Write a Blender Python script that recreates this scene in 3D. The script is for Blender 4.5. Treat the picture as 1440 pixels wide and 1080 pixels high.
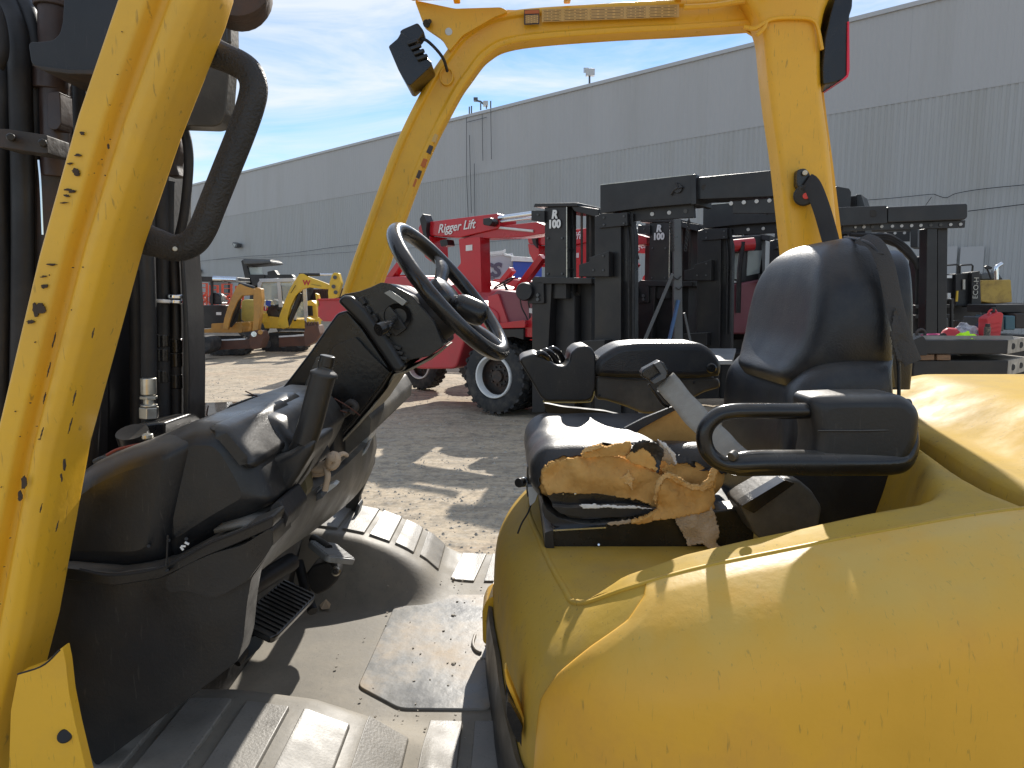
import bpy, bmesh, math, random
import numpy as np
from mathutils import Vector, Matrix, noise
R = math.radians
random.seed(7)
for _o in list(bpy.data.objects): bpy.data.objects.remove(_o)
SC = bpy.context.scene
COL = SC.collection
# ------------------------------------------------------------------ camera
FOC = 1000.0; PITCH = R(6.84); H = 1.9
cam_d = bpy.data.cameras.new('camera'); cam = bpy.data.objects.new('camera', cam_d); COL.objects.link(cam)
cam_d.sensor_width = 36; cam_d.lens = 25; cam_d.clip_start = .05; cam_d.clip_end = 2000
cam.location = (0, 0, H); cam.rotation_euler = (R(90) - PITCH, 0, 0)
SC.camera = cam
# ------------------------------------------------------------------ light
SUN_EL = R(32); SUN_AZ = R(10)          # azimuth measured from +Y towards +X
S = Vector((math.sin(SUN_AZ)*math.cos(SUN_EL), math.cos(SUN_AZ)*math.cos(SUN_EL), math.sin(SUN_EL)))
sl = bpy.data.lights.new('sun', 'SUN'); sl.energy = 4.5; sl.angle = R(.55); sl.color = (1, .945, .86)
sun = bpy.data.objects.new('sun', sl); COL.objects.link(sun)
sun.rotation_euler = S.to_track_quat('Z', 'Y').to_euler(); sun.location = (0, 0, 60)
W = bpy.data.worlds.new('World'); SC.world = W; W.use_nodes = True
nt = W.node_tree; nt.nodes.clear()
def N(nt, t, **kw):
    n = nt.nodes.new(t)
    for k, v in kw.items():
        if k.startswith('i_'): n.inputs[int(k[2:])].default_value = v
        else: setattr(n, k, v)
    return n
sky = N(nt, 'ShaderNodeTexSky', sky_type='NISHITA', sun_disc=False, sun_elevation=SUN_EL, sun_rotation=SUN_AZ,
        altitude=50, air_density=1.0, dust_density=.0, ozone_density=3.2)
tc = N(nt, 'ShaderNodeTexCoord'); mp = N(nt, 'ShaderNodeMapping')
mp.inputs['Scale'].default_value = (1.2, .55, 5.5); mp.inputs['Rotation'].default_value = (R(12), R(-9), R(30))
n1 = N(nt, 'ShaderNodeTexNoise'); n1.inputs['Scale'].default_value = 2.1; n1.inputs['Detail'].default_value = 8; n1.inputs['Roughness'].default_value = .62; n1.inputs['Distortion'].default_value = .9
cr = N(nt, 'ShaderNodeValToRGB'); cr.color_ramp.elements[0].position = .37; cr.color_ramp.elements[1].position = .64
cr.color_ramp.elements[0].color = (0, 0, 0, 1); cr.color_ramp.elements[1].color = (1, 1, 1, 1)
mx = N(nt, 'ShaderNodeMixRGB'); mx.inputs[2].default_value = (6.0, 6.35, 6.8, 1)
ml = N(nt, 'ShaderNodeMath', operation='MULTIPLY'); ml.inputs[1].default_value = .85
bg = N(nt, 'ShaderNodeBackground'); bg.inputs[1].default_value = .112
wo = N(nt, 'ShaderNodeOutputWorld')
L = nt.links.new
L(tc.outputs['Generated'], mp.inputs[0]); L(mp.outputs[0], n1.inputs['Vector']); L(n1.outputs['Fac'], cr.inputs[0])
L(cr.outputs[0], ml.inputs[0]); L(ml.outputs[0], mx.inputs[0]); L(sky.outputs[0], mx.inputs[1]); L(mx.outputs[0], bg.inputs[0]); L(bg.outputs[0], wo.inputs[0])
SC.view_settings.view_transform = 'Standard'; SC.view_settings.look = 'None'; SC.view_settings.gamma = 1
SC.view_settings.use_curve_mapping = False; SC.view_settings.exposure = .46
# ------------------------------------------------------------------ helpers
C_, S_ = math.cos(PITCH), math.sin(PITCH)
CAM = Vector((0, 0, H))
def ray(u, v):
    a = (u-720)/FOC; b = (540-v)/FOC
    return Vector((a, C_ + b*S_, -S_ + b*C_))
def P(u, v, y): r = ray(u, v); return CAM + r*(y/r.y)
def PZ(u, v, z): r = ray(u, v); return CAM + r*((z-H)/r.z)
def PX(u, v, x): r = ray(u, v); return CAM + r*(x/r.x)
def PN(u, v, p0, n): r = ray(u, v); return CAM + r*((p0-CAM).dot(n)/r.dot(n))
def pix(p):
    d = Vector(p)-CAM; f = d.y*C_ - d.z*S_; w = d.y*S_ + d.z*C_
    return 720 + FOC*d.x/f, 540 - FOC*w/f
def Wm(o):
    m = o.matrix_basis.copy()
    if o.parent: m = Wm(o.parent) @ o.matrix_parent_inverse @ m
    return m
def setp(o, parent):
    if parent is not None:
        o.parent = parent; o.matrix_parent_inverse = Wm(parent).inverted()
    return o
def link(name, me, mat=None, parent=None, smooth=True, bevel=0, seg=2, sub=0, solid=0, ang=40):
    o = bpy.data.objects.new(name, me); COL.objects.link(o)
    if mat is not None: me.materials.append(mat)
    if smooth:
        me.polygons.foreach_set('use_smooth', [True]*len(me.polygons))
    if solid:
        m = o.modifiers.new('s', 'SOLIDIFY'); m.thickness = solid; m.offset = 0
    if bevel:
        m = o.modifiers.new('b', 'BEVEL'); m.width = bevel; m.segments = seg; m.limit_method = 'ANGLE'; m.angle_limit = R(30)
        m.harden_normals = True
    if sub:
        m = o.modifiers.new('u', 'SUBSURF'); m.levels = sub; m.render_levels = sub
    if smooth and not bevel and not sub:
        me.set_sharp_from_angle(angle=R(ang))
    return setp(o, parent)
def mesh(name, vs, fs, mat, parent=None, **kw):
    me = bpy.data.meshes.new(name); me.from_pydata([tuple(v) for v in vs], [], fs); me.update()
    bm = bmesh.new(); bm.from_mesh(me); bmesh.ops.recalc_face_normals(bm, faces=bm.faces); bm.to_mesh(me); bm.free()
    return link(name, me, mat, parent, **kw)
def thing(name, label, cat, loc=(0, 0, 0), group=None):
    o = bpy.data.objects.new(name, None); COL.objects.link(o); o.location = loc; o.empty_display_size = .1
    o['label'] = label; o['category'] = cat
    if group: o['group'] = group
    return o
def tag(o, label=None, cat=None, group=None, kind=None):
    if label: o['label'] = label
    if cat: o['category'] = cat
    if group: o['group'] = group
    if kind: o['kind'] = kind
    return o
def kids(o): return [c for c in bpy.data.objects if c.parent == o]
def dup(o, off, parent=None):
    c = o.copy(); COL.objects.link(c)
    if parent is None: c.location = o.location + Vector(off)
    else: c.parent = parent; c.matrix_parent_inverse = o.matrix_parent_inverse.copy()
    for ch in kids(o): dup(ch, off, c)
    return c
def cm(pts, n):
    """catmull-rom through a list of vectors, n points out"""
    pts = [Vector(p) for p in pts]; m = len(pts)-1; out = []
    for i in range(n):
        t = i/(n-1)*m; k = min(int(t), m-1); f = t-k
        p1, p2 = pts[k], pts[k+1]; p0 = pts[k-1] if k else p1*2-p2; p3 = pts[k+2] if k+2 <= m else p2*2-p1
        out.append(.5*((2*p1)+(p2-p0)*f+(2*p0-5*p1+4*p2-p3)*f*f+(3*p1-p0-3*p2+p3)*f**3))
    return out
def rnd2(pts, r, n=4):
    """round the corners of a 2-D polygon; r may be a number or list"""
    out = []; k = len(pts)
    for i, p in enumerate(pts):
        rr = r[i] if isinstance(r, (list, tuple)) else r
        p = Vector(p[:2]); a = Vector(pts[i-1][:2])-p; b = Vector(pts[(i+1) % k][:2])-p
        if rr <= 0: out.append(tuple(p)); continue
        d = min(rr, a.length*.45, b.length*.45); A = p+a.normalized()*d; B = p+b.normalized()*d
        for j in range(n+1):
            t = j/n; out.append(tuple(A*(1-t)**2 + p*2*t*(1-t) + B*t*t))
    return out
def extr(name, P3, ext, mat, parent=None, bevel=.004, **kw):
    """a solid from a planar 3-D outline and an extrusion vector"""
    n = len(P3); ext = Vector(ext)
    vs = [Vector(p) for p in P3] + [Vector(p)+ext for p in P3]
    fs = [tuple(range(n)), tuple(range(2*n-1, n-1, -1))] + [(i, (i+1) % n, n+(i+1) % n, n+i) for i in range(n)]
    return mesh(name, vs, fs, mat, parent, bevel=bevel, **kw)
def pl(name, pts, y0, y1, mat, parent=None, r=0, bevel=.004, **kw):
    q = rnd2(pts, r) if r else pts
    return extr(name, [P(u, v, y0) for u, v in q], (0, y1-y0, 0), mat, parent, bevel, **kw)
def box(name, c, d, mat, parent=None, rot=None, bevel=.004, **kw):
    hx, hy, hz = d[0]/2, d[1]/2, d[2]/2; M = rot if rot is not None else Matrix.Identity(3); c = Vector(c)
    vs = [c + M @ Vector((sx*hx, sy*hy, sz*hz)) for sx in (-1, 1) for sy in (-1, 1) for sz in (-1, 1)]
    return mesh(name, vs, [(0, 1, 3, 2), (4, 6, 7, 5), (0, 4, 5, 1), (2, 3, 7, 6), (0, 2, 6, 4), (1, 5, 7, 3)], mat, parent, bevel=bevel, **kw)
def bar(name, a, b, w, h, mat, parent=None, up=(0, 0, 1), **kw):
    a = Vector(a); b = Vector(b); z = (b-a).normalized(); x = z.cross(Vector(up)).normalized(); y = z.cross(x)
    M = Matrix((x, y, z)).transposed()
    return box(name, (a+b)/2, (w, h, (b-a).length), mat, parent, rot=M, **kw)
def tube_data(pts, rad, seg=12, n=None, flat=1.0, closed=False, updir=None):
    pts = [Vector(p) for p in pts]
    if n:
        if closed:
            q = pts[-1:]+pts+pts[:2]; t = cm(q, n*(len(q)-1)+1); pts = t[n:-n-1+0]
        else: pts = cm(pts, n)
    m = len(pts); vs = []; fs = []
    up = Vector(updir) if updir else None; prev = None
    for i, p in enumerate(pts):
        if closed: t = (pts[(i+1) % m]-pts[i-1]).normalized()
        else: t = (pts[min(i+1, m-1)]-pts[max(i-1, 0)]).normalized()
        if up is not None: x = t.cross(up).normalized()
        elif prev is None:
            x = t.orthogonal().normalized()
        else: x = (prev - t*prev.dot(t)).normalized()
        prev = x; y = t.cross(x)
        r = rad(i/(m-1)) if callable(rad) else rad
        for k in range(seg):
            a = 2*math.pi*k/seg; vs.append(p + x*math.cos(a)*r + y*math.sin(a)*r*flat)
    for i in range(m if closed else m-1):
        j = (i+1) % m
        for k in range(seg):
            l = (k+1) % seg; fs.append((i*seg+k, i*seg+l, j*seg+l, j*seg+k))
    if not closed: fs += [tuple(range(seg)), tuple(range((m-1)*seg, m*seg))]
    return vs, fs
def tube(name, pts, rad, mat, parent=None, seg=12, n=None, flat=1.0, closed=False, updir=None, **kw):
    vs, fs = tube_data(pts, rad, seg, n, flat, closed, updir)
    return mesh(name, vs, fs, mat, parent, ang=50, **kw)
def ptube(name, px, rad, mat, parent=None, **kw):
    """tube along (u,v,y) points"""
    return tube(name, [P(*p) for p in px], rad, mat, parent, **kw)
def cyl(name, a, b, r, mat, parent=None, seg=20, bevel=.002, r2=None):
    a = Vector(a); b = Vector(b); z = (b-a).normalized(); x = z.orthogonal().normalized(); y = z.cross(x); r2 = r if r2 is None else r2
    vs = [a+(x*math.cos(2*math.pi*k/seg)+y*math.sin(2*math.pi*k/seg))*r for k in range(seg)]
    vs += [b+(x*math.cos(2*math.pi*k/seg)+y*math.sin(2*math.pi*k/seg))*r2 for k in range(seg)]
    fs = [tuple(range(seg)), tuple(range(seg, 2*seg))]+[(k, (k+1) % seg, seg+(k+1) % seg, seg+k) for k in range(seg)]
    return mesh(name, vs, fs, mat, parent, bevel=bevel)
def lathe(name, prof, c, ax, mat, parent=None, seg=40, **kw):
    """prof = [(radius, offset along axis)]"""
    ax = Vector(ax).normalized(); x = ax.orthogonal().normalized(); y = ax.cross(x); c = Vector(c); vs = []; fs = []
    for r, h in prof:
        for k in range(seg):
            a = 2*math.pi*k/seg; vs.append(c+ax*h+(x*math.cos(a)+y*math.sin(a))*r)
    for i in range(len(prof)-1):
        for k in range(seg): fs.append((i*seg+k, i*seg+(k+1) % seg, (i+1)*seg+(k+1) % seg, (i+1)*seg+k))
    return mesh(name, vs, fs, mat, parent, ang=35, **kw)
def grid(name, rows, mat, parent=None, closed=False, cap=False, **kw):
    m = len(rows); n = len(rows[0]); vs = [v for r in rows for v in r]; fs = []
    for i in range(m-1):
        for j in range(n if closed else n-1):
            k = (j+1) % n; fs.append((i*n+j, i*n+k, (i+1)*n+k, (i+1)*n+j))
    if cap: fs += [tuple(range(n)), tuple(range((m-1)*n, m*n))]
    o = mesh(name, vs, fs, mat, parent, **kw)
    if cap:
        me = o.data; at = me.attributes.get('sharp_edge') or me.attributes.new('sharp_edge', 'BOOLEAN', 'EDGE')
        for p in me.polygons:
            if p.loop_total > 4:
                p.use_smooth = False
                for li in p.loop_indices: at.data[me.loops[li].edge_index].value = True
    return o
def joined(name, parts, mat, parent=None, **kw):
    vs = []; fs = []
    for v, f in parts:
        o = len(vs); vs += list(v); fs += [tuple(i+o for i in q) for q in f]
    return mesh(name, vs, fs, mat, parent, **kw)
def boxdata(c, d, M=None):
    hx, hy, hz = d[0]/2, d[1]/2, d[2]/2; M = M if M is not None else Matrix.Identity(3); c = Vector(c)
    return ([c + M @ Vector((sx*hx, sy*hy, sz*hz)) for sx in (-1, 1) for sy in (-1, 1) for sz in (-1, 1)],
            [(0, 1, 3, 2), (4, 6, 7, 5), (0, 4, 5, 1), (2, 3, 7, 6), (0, 2, 6, 4), (1, 5, 7, 3)])
def sstep(a, b, x):
    t = max(0., min(1., (x-a)/(b-a))); return t*t*(3-2*t)
def lerpt(tab, x):
    if x <= tab[0][0]: return tab[0][1]
    for (a, p), (b, q) in zip(tab, tab[1:]):
        if x <= b: return p+(q-p)*(x-a)/(b-a)
    return tab[-1][1]
def text(name, s, o, xd, up, size, mat, parent=None, shear=0, ext=.001, ax='CENTER', bold=0, sx=1):
    c = bpy.data.curves.new(name, 'FONT'); c.body = s; c.size = size; c.align_x = ax; c.align_y = 'CENTER'; c.shear = shear; c.extrude = ext
    c.offset = bold; c.resolution_u = 3
    t = bpy.data.objects.new(name, c); COL.objects.link(t); bpy.context.view_layer.update()
    me = bpy.data.meshes.new_from_object(t.evaluated_get(bpy.context.evaluated_depsgraph_get())); bpy.data.objects.remove(t)
    xd = Vector(xd).normalized(); up = Vector(up); up = (up-xd*up.dot(xd)).normalized(); z = xd.cross(up)
    M = Matrix((xd*sx, up, z)).transposed().to_4x4(); M.translation = Vector(o); me.transform(M); me.materials.clear()
    return link(name, me, mat, parent, smooth=False)
# ------------------------------------------------------------------ materials
MATS = {}
def mat(name, col, rough=.5, metal=0., var=.12, vs=6., dirt=None, da=.35, ds=5., scr=None, sa=.3, bump=.0, bs=60., spec=.5, coat=0., emit=None, stretch=(1, 1, 1), rv=.15, dust=0, dust_hilite_col=(.30, .275, .235)):
    if name in MATS: return MATS[name]
    m = bpy.data.materials.new(name); m.use_nodes = True; nt = m.node_tree; nt.nodes.clear(); L = nt.links.new
    b = N(nt, 'ShaderNodeBsdfPrincipled'); o = N(nt, 'ShaderNodeOutputMaterial'); L(b.outputs[0], o.inputs[0])
    b.inputs['Metallic'].default_value = metal; b.inputs['Specular IOR Level'].default_value = spec
    b.inputs['Coat Weight'].default_value = coat; b.inputs['Coat Roughness'].default_value = .15
    tc = N(nt, 'ShaderNodeTexCoord'); mp = N(nt, 'ShaderNodeMapping'); mp.inputs['Scale'].default_value = stretch; L(tc.outputs['Object'], mp.inputs[0])
    n = N(nt, 'ShaderNodeTexNoise'); n.inputs['Scale'].default_value = vs; n.inputs['Detail'].default_value = 6; n.inputs['Roughness'].default_value = .6; L(mp.outputs[0], n.inputs['Vector'])
    r = N(nt, 'ShaderNodeMapRange'); r.inputs[1].default_value = .25; r.inputs[2].default_value = .75; r.inputs[3].default_value = 1-var; r.inputs[4].default_value = 1+var; L(n.outputs['Fac'], r.inputs[0])
    h = N(nt, 'ShaderNodeMixRGB', blend_type='MULTIPLY'); h.inputs[0].default_value = 1; h.inputs[1].default_value = (*col, 1)
    cc = N(nt, 'ShaderNodeCombineColor'); [L(r.outputs[0], cc.inputs[i]) for i in range(3)]; L(cc.outputs[0], h.inputs[2]); last = h.outputs[0]
    if dirt:
        n2 = N(nt, 'ShaderNodeTexNoise'); n2.inputs['Scale'].default_value = ds; n2.inputs['Detail'].default_value = 9; n2.inputs['Roughness'].default_value = .68; L(mp.outputs[0], n2.inputs['Vector'])
        r2 = N(nt, 'ShaderNodeMapRange'); r2.inputs[1].default_value = .46; r2.inputs[2].default_value = .72; r2.inputs[3].default_value = 0; r2.inputs[4].default_value = da; L(n2.outputs['Fac'], r2.inputs[0])
        x = N(nt, 'ShaderNodeMixRGB'); L(r2.outputs[0], x.inputs[0]); L(last, x.inputs[1]); x.inputs[2].default_value = (*dirt, 1); last = x.outputs[0]
    if scr:
        mp3 = N(nt, 'ShaderNodeMapping'); mp3.inputs['Scale'].default_value = (70, 34, 9); mp3.inputs['Rotation'].default_value = (.5, .9, .3); L(tc.outputs['Object'], mp3.inputs[0])
        n3 = N(nt, 'ShaderNodeTexNoise'); n3.inputs['Scale'].default_value = 3.2; n3.inputs['Detail'].default_value = 4; n3.inputs['Distortion'].default_value = .6; L(mp3.outputs[0], n3.inputs['Vector'])
        r3 = N(nt, 'ShaderNodeMapRange'); r3.inputs[1].default_value = .64; r3.inputs[2].default_value = .72; r3.inputs[3].default_value = 0; r3.inputs[4].default_value = sa; L(n3.outputs['Fac'], r3.inputs[0])
        x = N(nt, 'ShaderNodeMixRGB'); L(r3.outputs[0], x.inputs[0]); L(last, x.inputs[1]); x.inputs[2].default_value = (*scr, 1); last = x.outputs[0]
    if dust:   # dusty film, paint fade and a painted-in highlight on faces that look up
        ge = N(nt, 'ShaderNodeNewGeometry'); sx = N(nt, 'ShaderNodeSeparateXYZ'); L(ge.outputs['Normal'], sx.inputs[0])
        nd = N(nt, 'ShaderNodeTexNoise'); nd.inputs['Scale'].default_value = 14; nd.inputs['Detail'].default_value = 7; L(tc.outputs['Object'], nd.inputs['Vector'])
        ra = N(nt, 'ShaderNodeMapRange'); ra.inputs[1].default_value = .35; ra.inputs[2].default_value = .98; ra.inputs[3].default_value = 0; ra.inputs[4].default_value = dust; L(sx.outputs['Z'], ra.inputs[0])
        rb_ = N(nt, 'ShaderNodeMapRange'); rb_.inputs[1].default_value = .3; rb_.inputs[2].default_value = .62; rb_.inputs[3].default_value = .35; rb_.inputs[4].default_value = 1; L(nd.outputs['Fac'], rb_.inputs[0])
        mm = N(nt, 'ShaderNodeMath', operation='MULTIPLY'); L(ra.outputs[0], mm.inputs[0]); L(rb_.outputs[0], mm.inputs[1])
        x = N(nt, 'ShaderNodeMixRGB'); L(mm.outputs[0], x.inputs[0]); L(last, x.inputs[1]); x.inputs[2].default_value = (*dust_hilite_col, 1); last = x.outputs[0]
    L(last, b.inputs['Base Color'])
    rr = N(nt, 'ShaderNodeMapRange'); rr.inputs[1].default_value = .3; rr.inputs[2].default_value = .7; rr.inputs[3].default_value = max(.03, rough-rv); rr.inputs[4].default_value = min(1, rough+rv); L(n.outputs['Fac'], rr.inputs[0]); L(rr.outputs[0], b.inputs['Roughness'])
    if bump:
        nb = N(nt, 'ShaderNodeTexNoise'); nb.inputs['Scale'].default_value = bs; nb.inputs['Detail'].default_value = 5; L(mp.outputs[0], nb.inputs['Vector'])
        bp = N(nt, 'ShaderNodeBump'); bp.inputs['Strength'].default_value = bump; bp.inputs['Distance'].default_value = .01; L(nb.outputs['Fac'], bp.inputs['Height']); L(bp.outputs[0], b.inputs['Normal'])
    if emit: b.inputs['Emission Color'].default_value = (*emit, 1); b.inputs['Emission Strength'].default_value = 1
    MATS[name] = m; m['bsdf'] = b.name
    return m
YEL = mat('yellow_paint', (.82, .46, .03), rough=.40, var=.08, vs=5, dirt=(.48, .29, .07), da=.45, ds=5, scr=(.10, .07, .04), sa=.42, spec=.5, bump=.05, bs=90)
YELF = mat('faded_yellow_paint', (.56, .35, .05), rough=.68, var=.09, vs=7, dirt=(.33, .25, .12), da=.5, ds=6, scr=(.10, .08, .05), sa=.5, bump=.06, bs=80, spec=.15, dust=.25, dust_hilite_col=(.48, .38, .14))
YELH = mat('hood_yellow', (.80, .425, .036), rough=.46, var=.10, vs=4, dirt=(.56, .27, .055), da=.7, ds=4, scr=(.13, .10, .04), sa=.4, bump=.05, bs=80, spec=.45, dust=.5, dust_hilite_col=(.62, .50, .17))
BLK = mat('black_plastic', (.011, .0115, .013), rough=.42, var=.25, vs=9, dirt=(.055, .047, .038), da=.4, ds=3, scr=(.09, .08, .07), sa=.25, bump=.05, bs=190, dust=.6)
BLKS = mat('smooth_black_plastic', (.009, .009, .010), rough=.24, var=.2, vs=7, dirt=(.09, .08, .065), da=.22, ds=5, bump=.04, bs=120, dust=.4)
BLKD = mat('dusty_black_plastic', (.058, .054, .047), rough=.5, var=.3, vs=6, dirt=(.17, .15, .115), da=.75, ds=4, scr=(.02, .02, .02), sa=.3, bump=.1, bs=120, dust=.8)
VIN = mat('black_vinyl', (.018, .020, .025), rough=.40, var=.2, vs=8, dirt=(.13, .12, .10), da=.32, ds=5, bump=.16, bs=300, rv=.1, dust=.12, spec=.4)
RUB = mat('rubber_hose', (.010, .010, .011), rough=.6, var=.3, vs=10, dirt=(.07, .055, .045), da=.4, ds=6, bump=.1)
TYR = mat('tyre_rubber', (.025, .026, .028), rough=.8, var=.3, vs=5, dirt=(.15, .13, .105), da=.6, ds=4, bump=.3, bs=40)
STL = mat('black_steel', (.011, .0108, .0122), rough=.42, var=.25, vs=2, dirt=(.045, .037, .032), da=.4, ds=2.5, scr=(.12, .10, .09), sa=.2, bump=.05, dust=.5)
STLR = mat('rusty_black_steel', (.035, .030, .027), rough=.6, var=.35, vs=8, dirt=(.12, .055, .03), da=.7, ds=7, bump=.2, bs=60)
RUSTC = mat('brown_cylinder', (.035, .021, .018), rough=.45, var=.3, vs=9, dirt=(.09, .05, .035), da=.6, ds=8, bump=.1)
MAT_ = mat('rubber_mat', (.205, .185, .15), rough=.62, var=.28, vs=5, dirt=(.33, .285, .215), da=.9, ds=3.4, scr=(.04, .04, .04), sa=.4, bump=.05, bs=90)
PADM = mat('worn_tread_pad', (.22, .205, .18), rough=.48, var=.25, vs=9, dirt=(.30, .275, .23), da=.75, ds=7, scr=(.05, .045, .04), sa=.5, bump=.10, bs=200)
PADC = mat('floor_cover_plate', (.22, .215, .20), rough=.45, var=.3, vs=6, dirt=(.38, .28, .17), da=.95, ds=6, scr=(.09, .07, .05), sa=.6, bump=.12, bs=40)
FOAM = mat('seat_foam', (.62, .36, .12), rough=.95, var=.18, vs=10, dirt=(.36, .19, .06), da=.5, ds=8, bump=.15, bs=200, spec=.1)
FOAML = mat('torn_foam_edge', (.68, .42, .17), rough=.95, var=.2, vs=20, bump=.8, bs=110, spec=.1)
CLOTH = mat('backing_cloth', (.46, .36, .25), rough=.95, var=.2, vs=20, bump=.5, bs=260, spec=.1)
WEB = mat('belt_webbing', (.34, .325, .29), rough=.85, var=.15, vs=30, dirt=(.24, .22, .19), da=.5, ds=12, bump=.3, bs=400, stretch=(1, 3, 1))
ZINC = mat('zinc_steel', (.55, .53, .47), rough=.35, metal=1, var=.2, vs=14, dirt=(.12, .1, .07), da=.5, ds=16)
CHR = mat('chrome_rod', (.75, .78, .82), rough=.15, metal=1, var=.05)
WHT = mat('white_paint', (.76, .76, .74), rough=.5, var=.08, dirt=(.4, .38, .34), da=.3)
RED = mat('red_paint', (.50, .012, .022), rough=.34, var=.12, vs=1.5, dirt=(.25, .05, .04), da=.3, ds=2, coat=.2)
REDP = mat('faded_red_paint', (.52, .05, .06), rough=.45, var=.12, vs=1.5, dirt=(.25, .08, .07), da=.4, ds=2)
MAG = mat('weathered_red_panel', (.22, .055, .075), rough=.4, var=.15, vs=2, dirt=(.2, .1, .1), da=.4, ds=2)
LENSR = mat('red_lens', (.75, .01, .04), rough=.15, var=.05, coat=.5)
EXY = mat('excavator_yellow', (.72, .46, .03), rough=.4, var=.1, vs=2, dirt=(.3, .2, .08), da=.4, ds=3)
EXO = mat('excavator_ochre', (.50, .25, .05), rough=.45, var=.15, vs=2, dirt=(.2, .13, .06), da=.5, ds=3)
ORG = mat('orange_red_paint', (.65, .09, .04), rough=.4, var=.1, dirt=(.3, .1, .06), da=.3)
RST = mat('rusty_steel', (.12, .055, .035), rough=.75, var=.35, vs=4, dirt=(.06, .04, .035), da=.5, ds=5, bump=.2)
GRYP = mat('light_grey_cab', (.55, .56, .56), rough=.35, var=.08, dirt=(.3, .3, .28), da=.3)
DKG = mat('dark_grey_metal', (.07, .075, .08), rough=.4, var=.2, dirt=(.12, .11, .1), da=.3)
HIVIS = mat('hivis_fabric', (.55, .95, .02), rough=.8, var=.1, bump=.3, bs=40)
BLUE = mat('blue_paint', (.03, .08, .42), rough=.45, var=.1, dirt=(.1, .12, .3), da=.3)
WOOD = mat('weathered_wood', (.22, .13, .075), rough=.85, var=.35, vs=6, stretch=(1, 8, 8), bump=.3)
PAPER = mat('paper_litter', (.62, .56, .48), rough=.85, var=.15, dirt=(.35, .28, .2), da=.5, ds=20)
TAPE = mat('tied_cloth', (.52, .40, .28), rough=.9, var=.2, vs=25, dirt=(.3, .2, .13), da=.5, ds=25, bump=.3, bs=150)
def glass(name, col=(.55, .62, .6), rough=.06, tr=.75):
    m = bpy.data.materials.new(name); m.use_nodes = True; b = m.node_tree.nodes['Principled BSDF']
    b.inputs['Base Color'].default_value = (*col, 1); b.inputs['Roughness'].default_value = rough; b.inputs['Alpha'].default_value = 1-tr*.75; b.inputs['IOR'].default_value = 1.5
    return m
GLS = glass('cab_glass'); GLSD = glass('cloudy_plastic', (.5, .52, .5), .25, .45)
# ================================================================== ground
def gz(x, y):
    v = Vector((x, y, 0))
    return .05*noise.noise(v*.23) + .022*noise.noise(v*1.1) + .012*noise.noise(v*3.7) + .02*math.sin((y*.93+x*.18)*3.3+noise.noise(v*.5)*2)*max(0, noise.noise(v*.15+Vector((5, 2, 0)))) - .03
def axis(lo, hi, fine_lo, fine_hi, st, grow=1.12):
    a = list(np.arange(fine_lo, fine_hi, st)); d = st; x = a[-1]
    while x < hi: d *= grow; x += d; a.append(x)
    d = st; x = a[0]; pre = []
    while x > lo: d *= grow; x -= d; pre.append(x)
    return pre[::-1]+a
xs = axis(-900, 900, -9, 5, .075, 1.09); ys = axis(-500, 1200, 3.5, 15, .075, 1.04)
vs = [(x, y, gz(x, y)) for y in ys for x in xs]; nx = len(xs)
fs = [(j*nx+i, j*nx+i+1, (j+1)*nx+i+1, (j+1)*nx+i) for j in range(len(ys)-1) for i in range(nx-1)]
me = bpy.data.meshes.new('ground'); me.from_pydata(vs, [], fs); me.update()
gm = mat('yard_dirt', (.50, .405, .285), rough=.95, var=.16, vs=.7, bump=.9, bs=11, spec=.15)
nt = gm.node_tree; L = nt.links.new; b = nt.nodes['Principled BSDF']; last = b.inputs['Base Color'].links[0].from_socket
tc = N(nt, 'ShaderNodeTexCoord')
def nz(sc, det, lo, hi, a, bb, st=(1, 1, 1), rot=0, dist=0):
    mp = N(nt, 'ShaderNodeMapping'); mp.inputs['Scale'].default_value = st; mp.inputs['Rotation'].default_value = (0, 0, rot); L(tc.outputs['Object'], mp.inputs[0])
    n = N(nt, 'ShaderNodeTexNoise'); n.inputs['Scale'].default_value = sc; n.inputs['Detail'].default_value = det; n.inputs['Roughness'].default_value = .7; n.inputs['Distortion'].default_value = dist; L(mp.outputs[0], n.inputs['Vector'])
    r = N(nt, 'ShaderNodeMapRange'); r.inputs[1].default_value = lo; r.inputs[2].default_value = hi; r.inputs[3].default_value = a; r.inputs[4].default_value = bb; L(n.outputs['Fac'], r.inputs[0]); return r.outputs[0]
for f, c in ((nz(7, 10, .47, .64, 0, .75), (.20, .172, .135)), (nz(26, 6, .5, .66, 0, .5), (.12, .108, .09)), (nz(15, 6, .55, .68, 0, .7), (.55, .50, .42)),
             (nz(.9, 6, .48, .66, 0, .5, (.6, 1.6, 1), .15, 1.6), (.17, .15, .125)), (nz(2.6, 4, .5, .62, 0, .3, (.4, 2.0, 1), .2, 1.2), (.5, .45, .37)), (nz(.35, 3, .55, .7, 0, .45), (.30, .19, .13))):
    x = N(nt, 'ShaderNodeMixRGB'); L(f, x.inputs[0]); L(last, x.inputs[1]); x.inputs[2].default_value = (*c, 1); last = x.outputs[0]
L(last, b.inputs['Base Color'])
g = link('ground', me, gm); tag(g, kind='structure')
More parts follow.
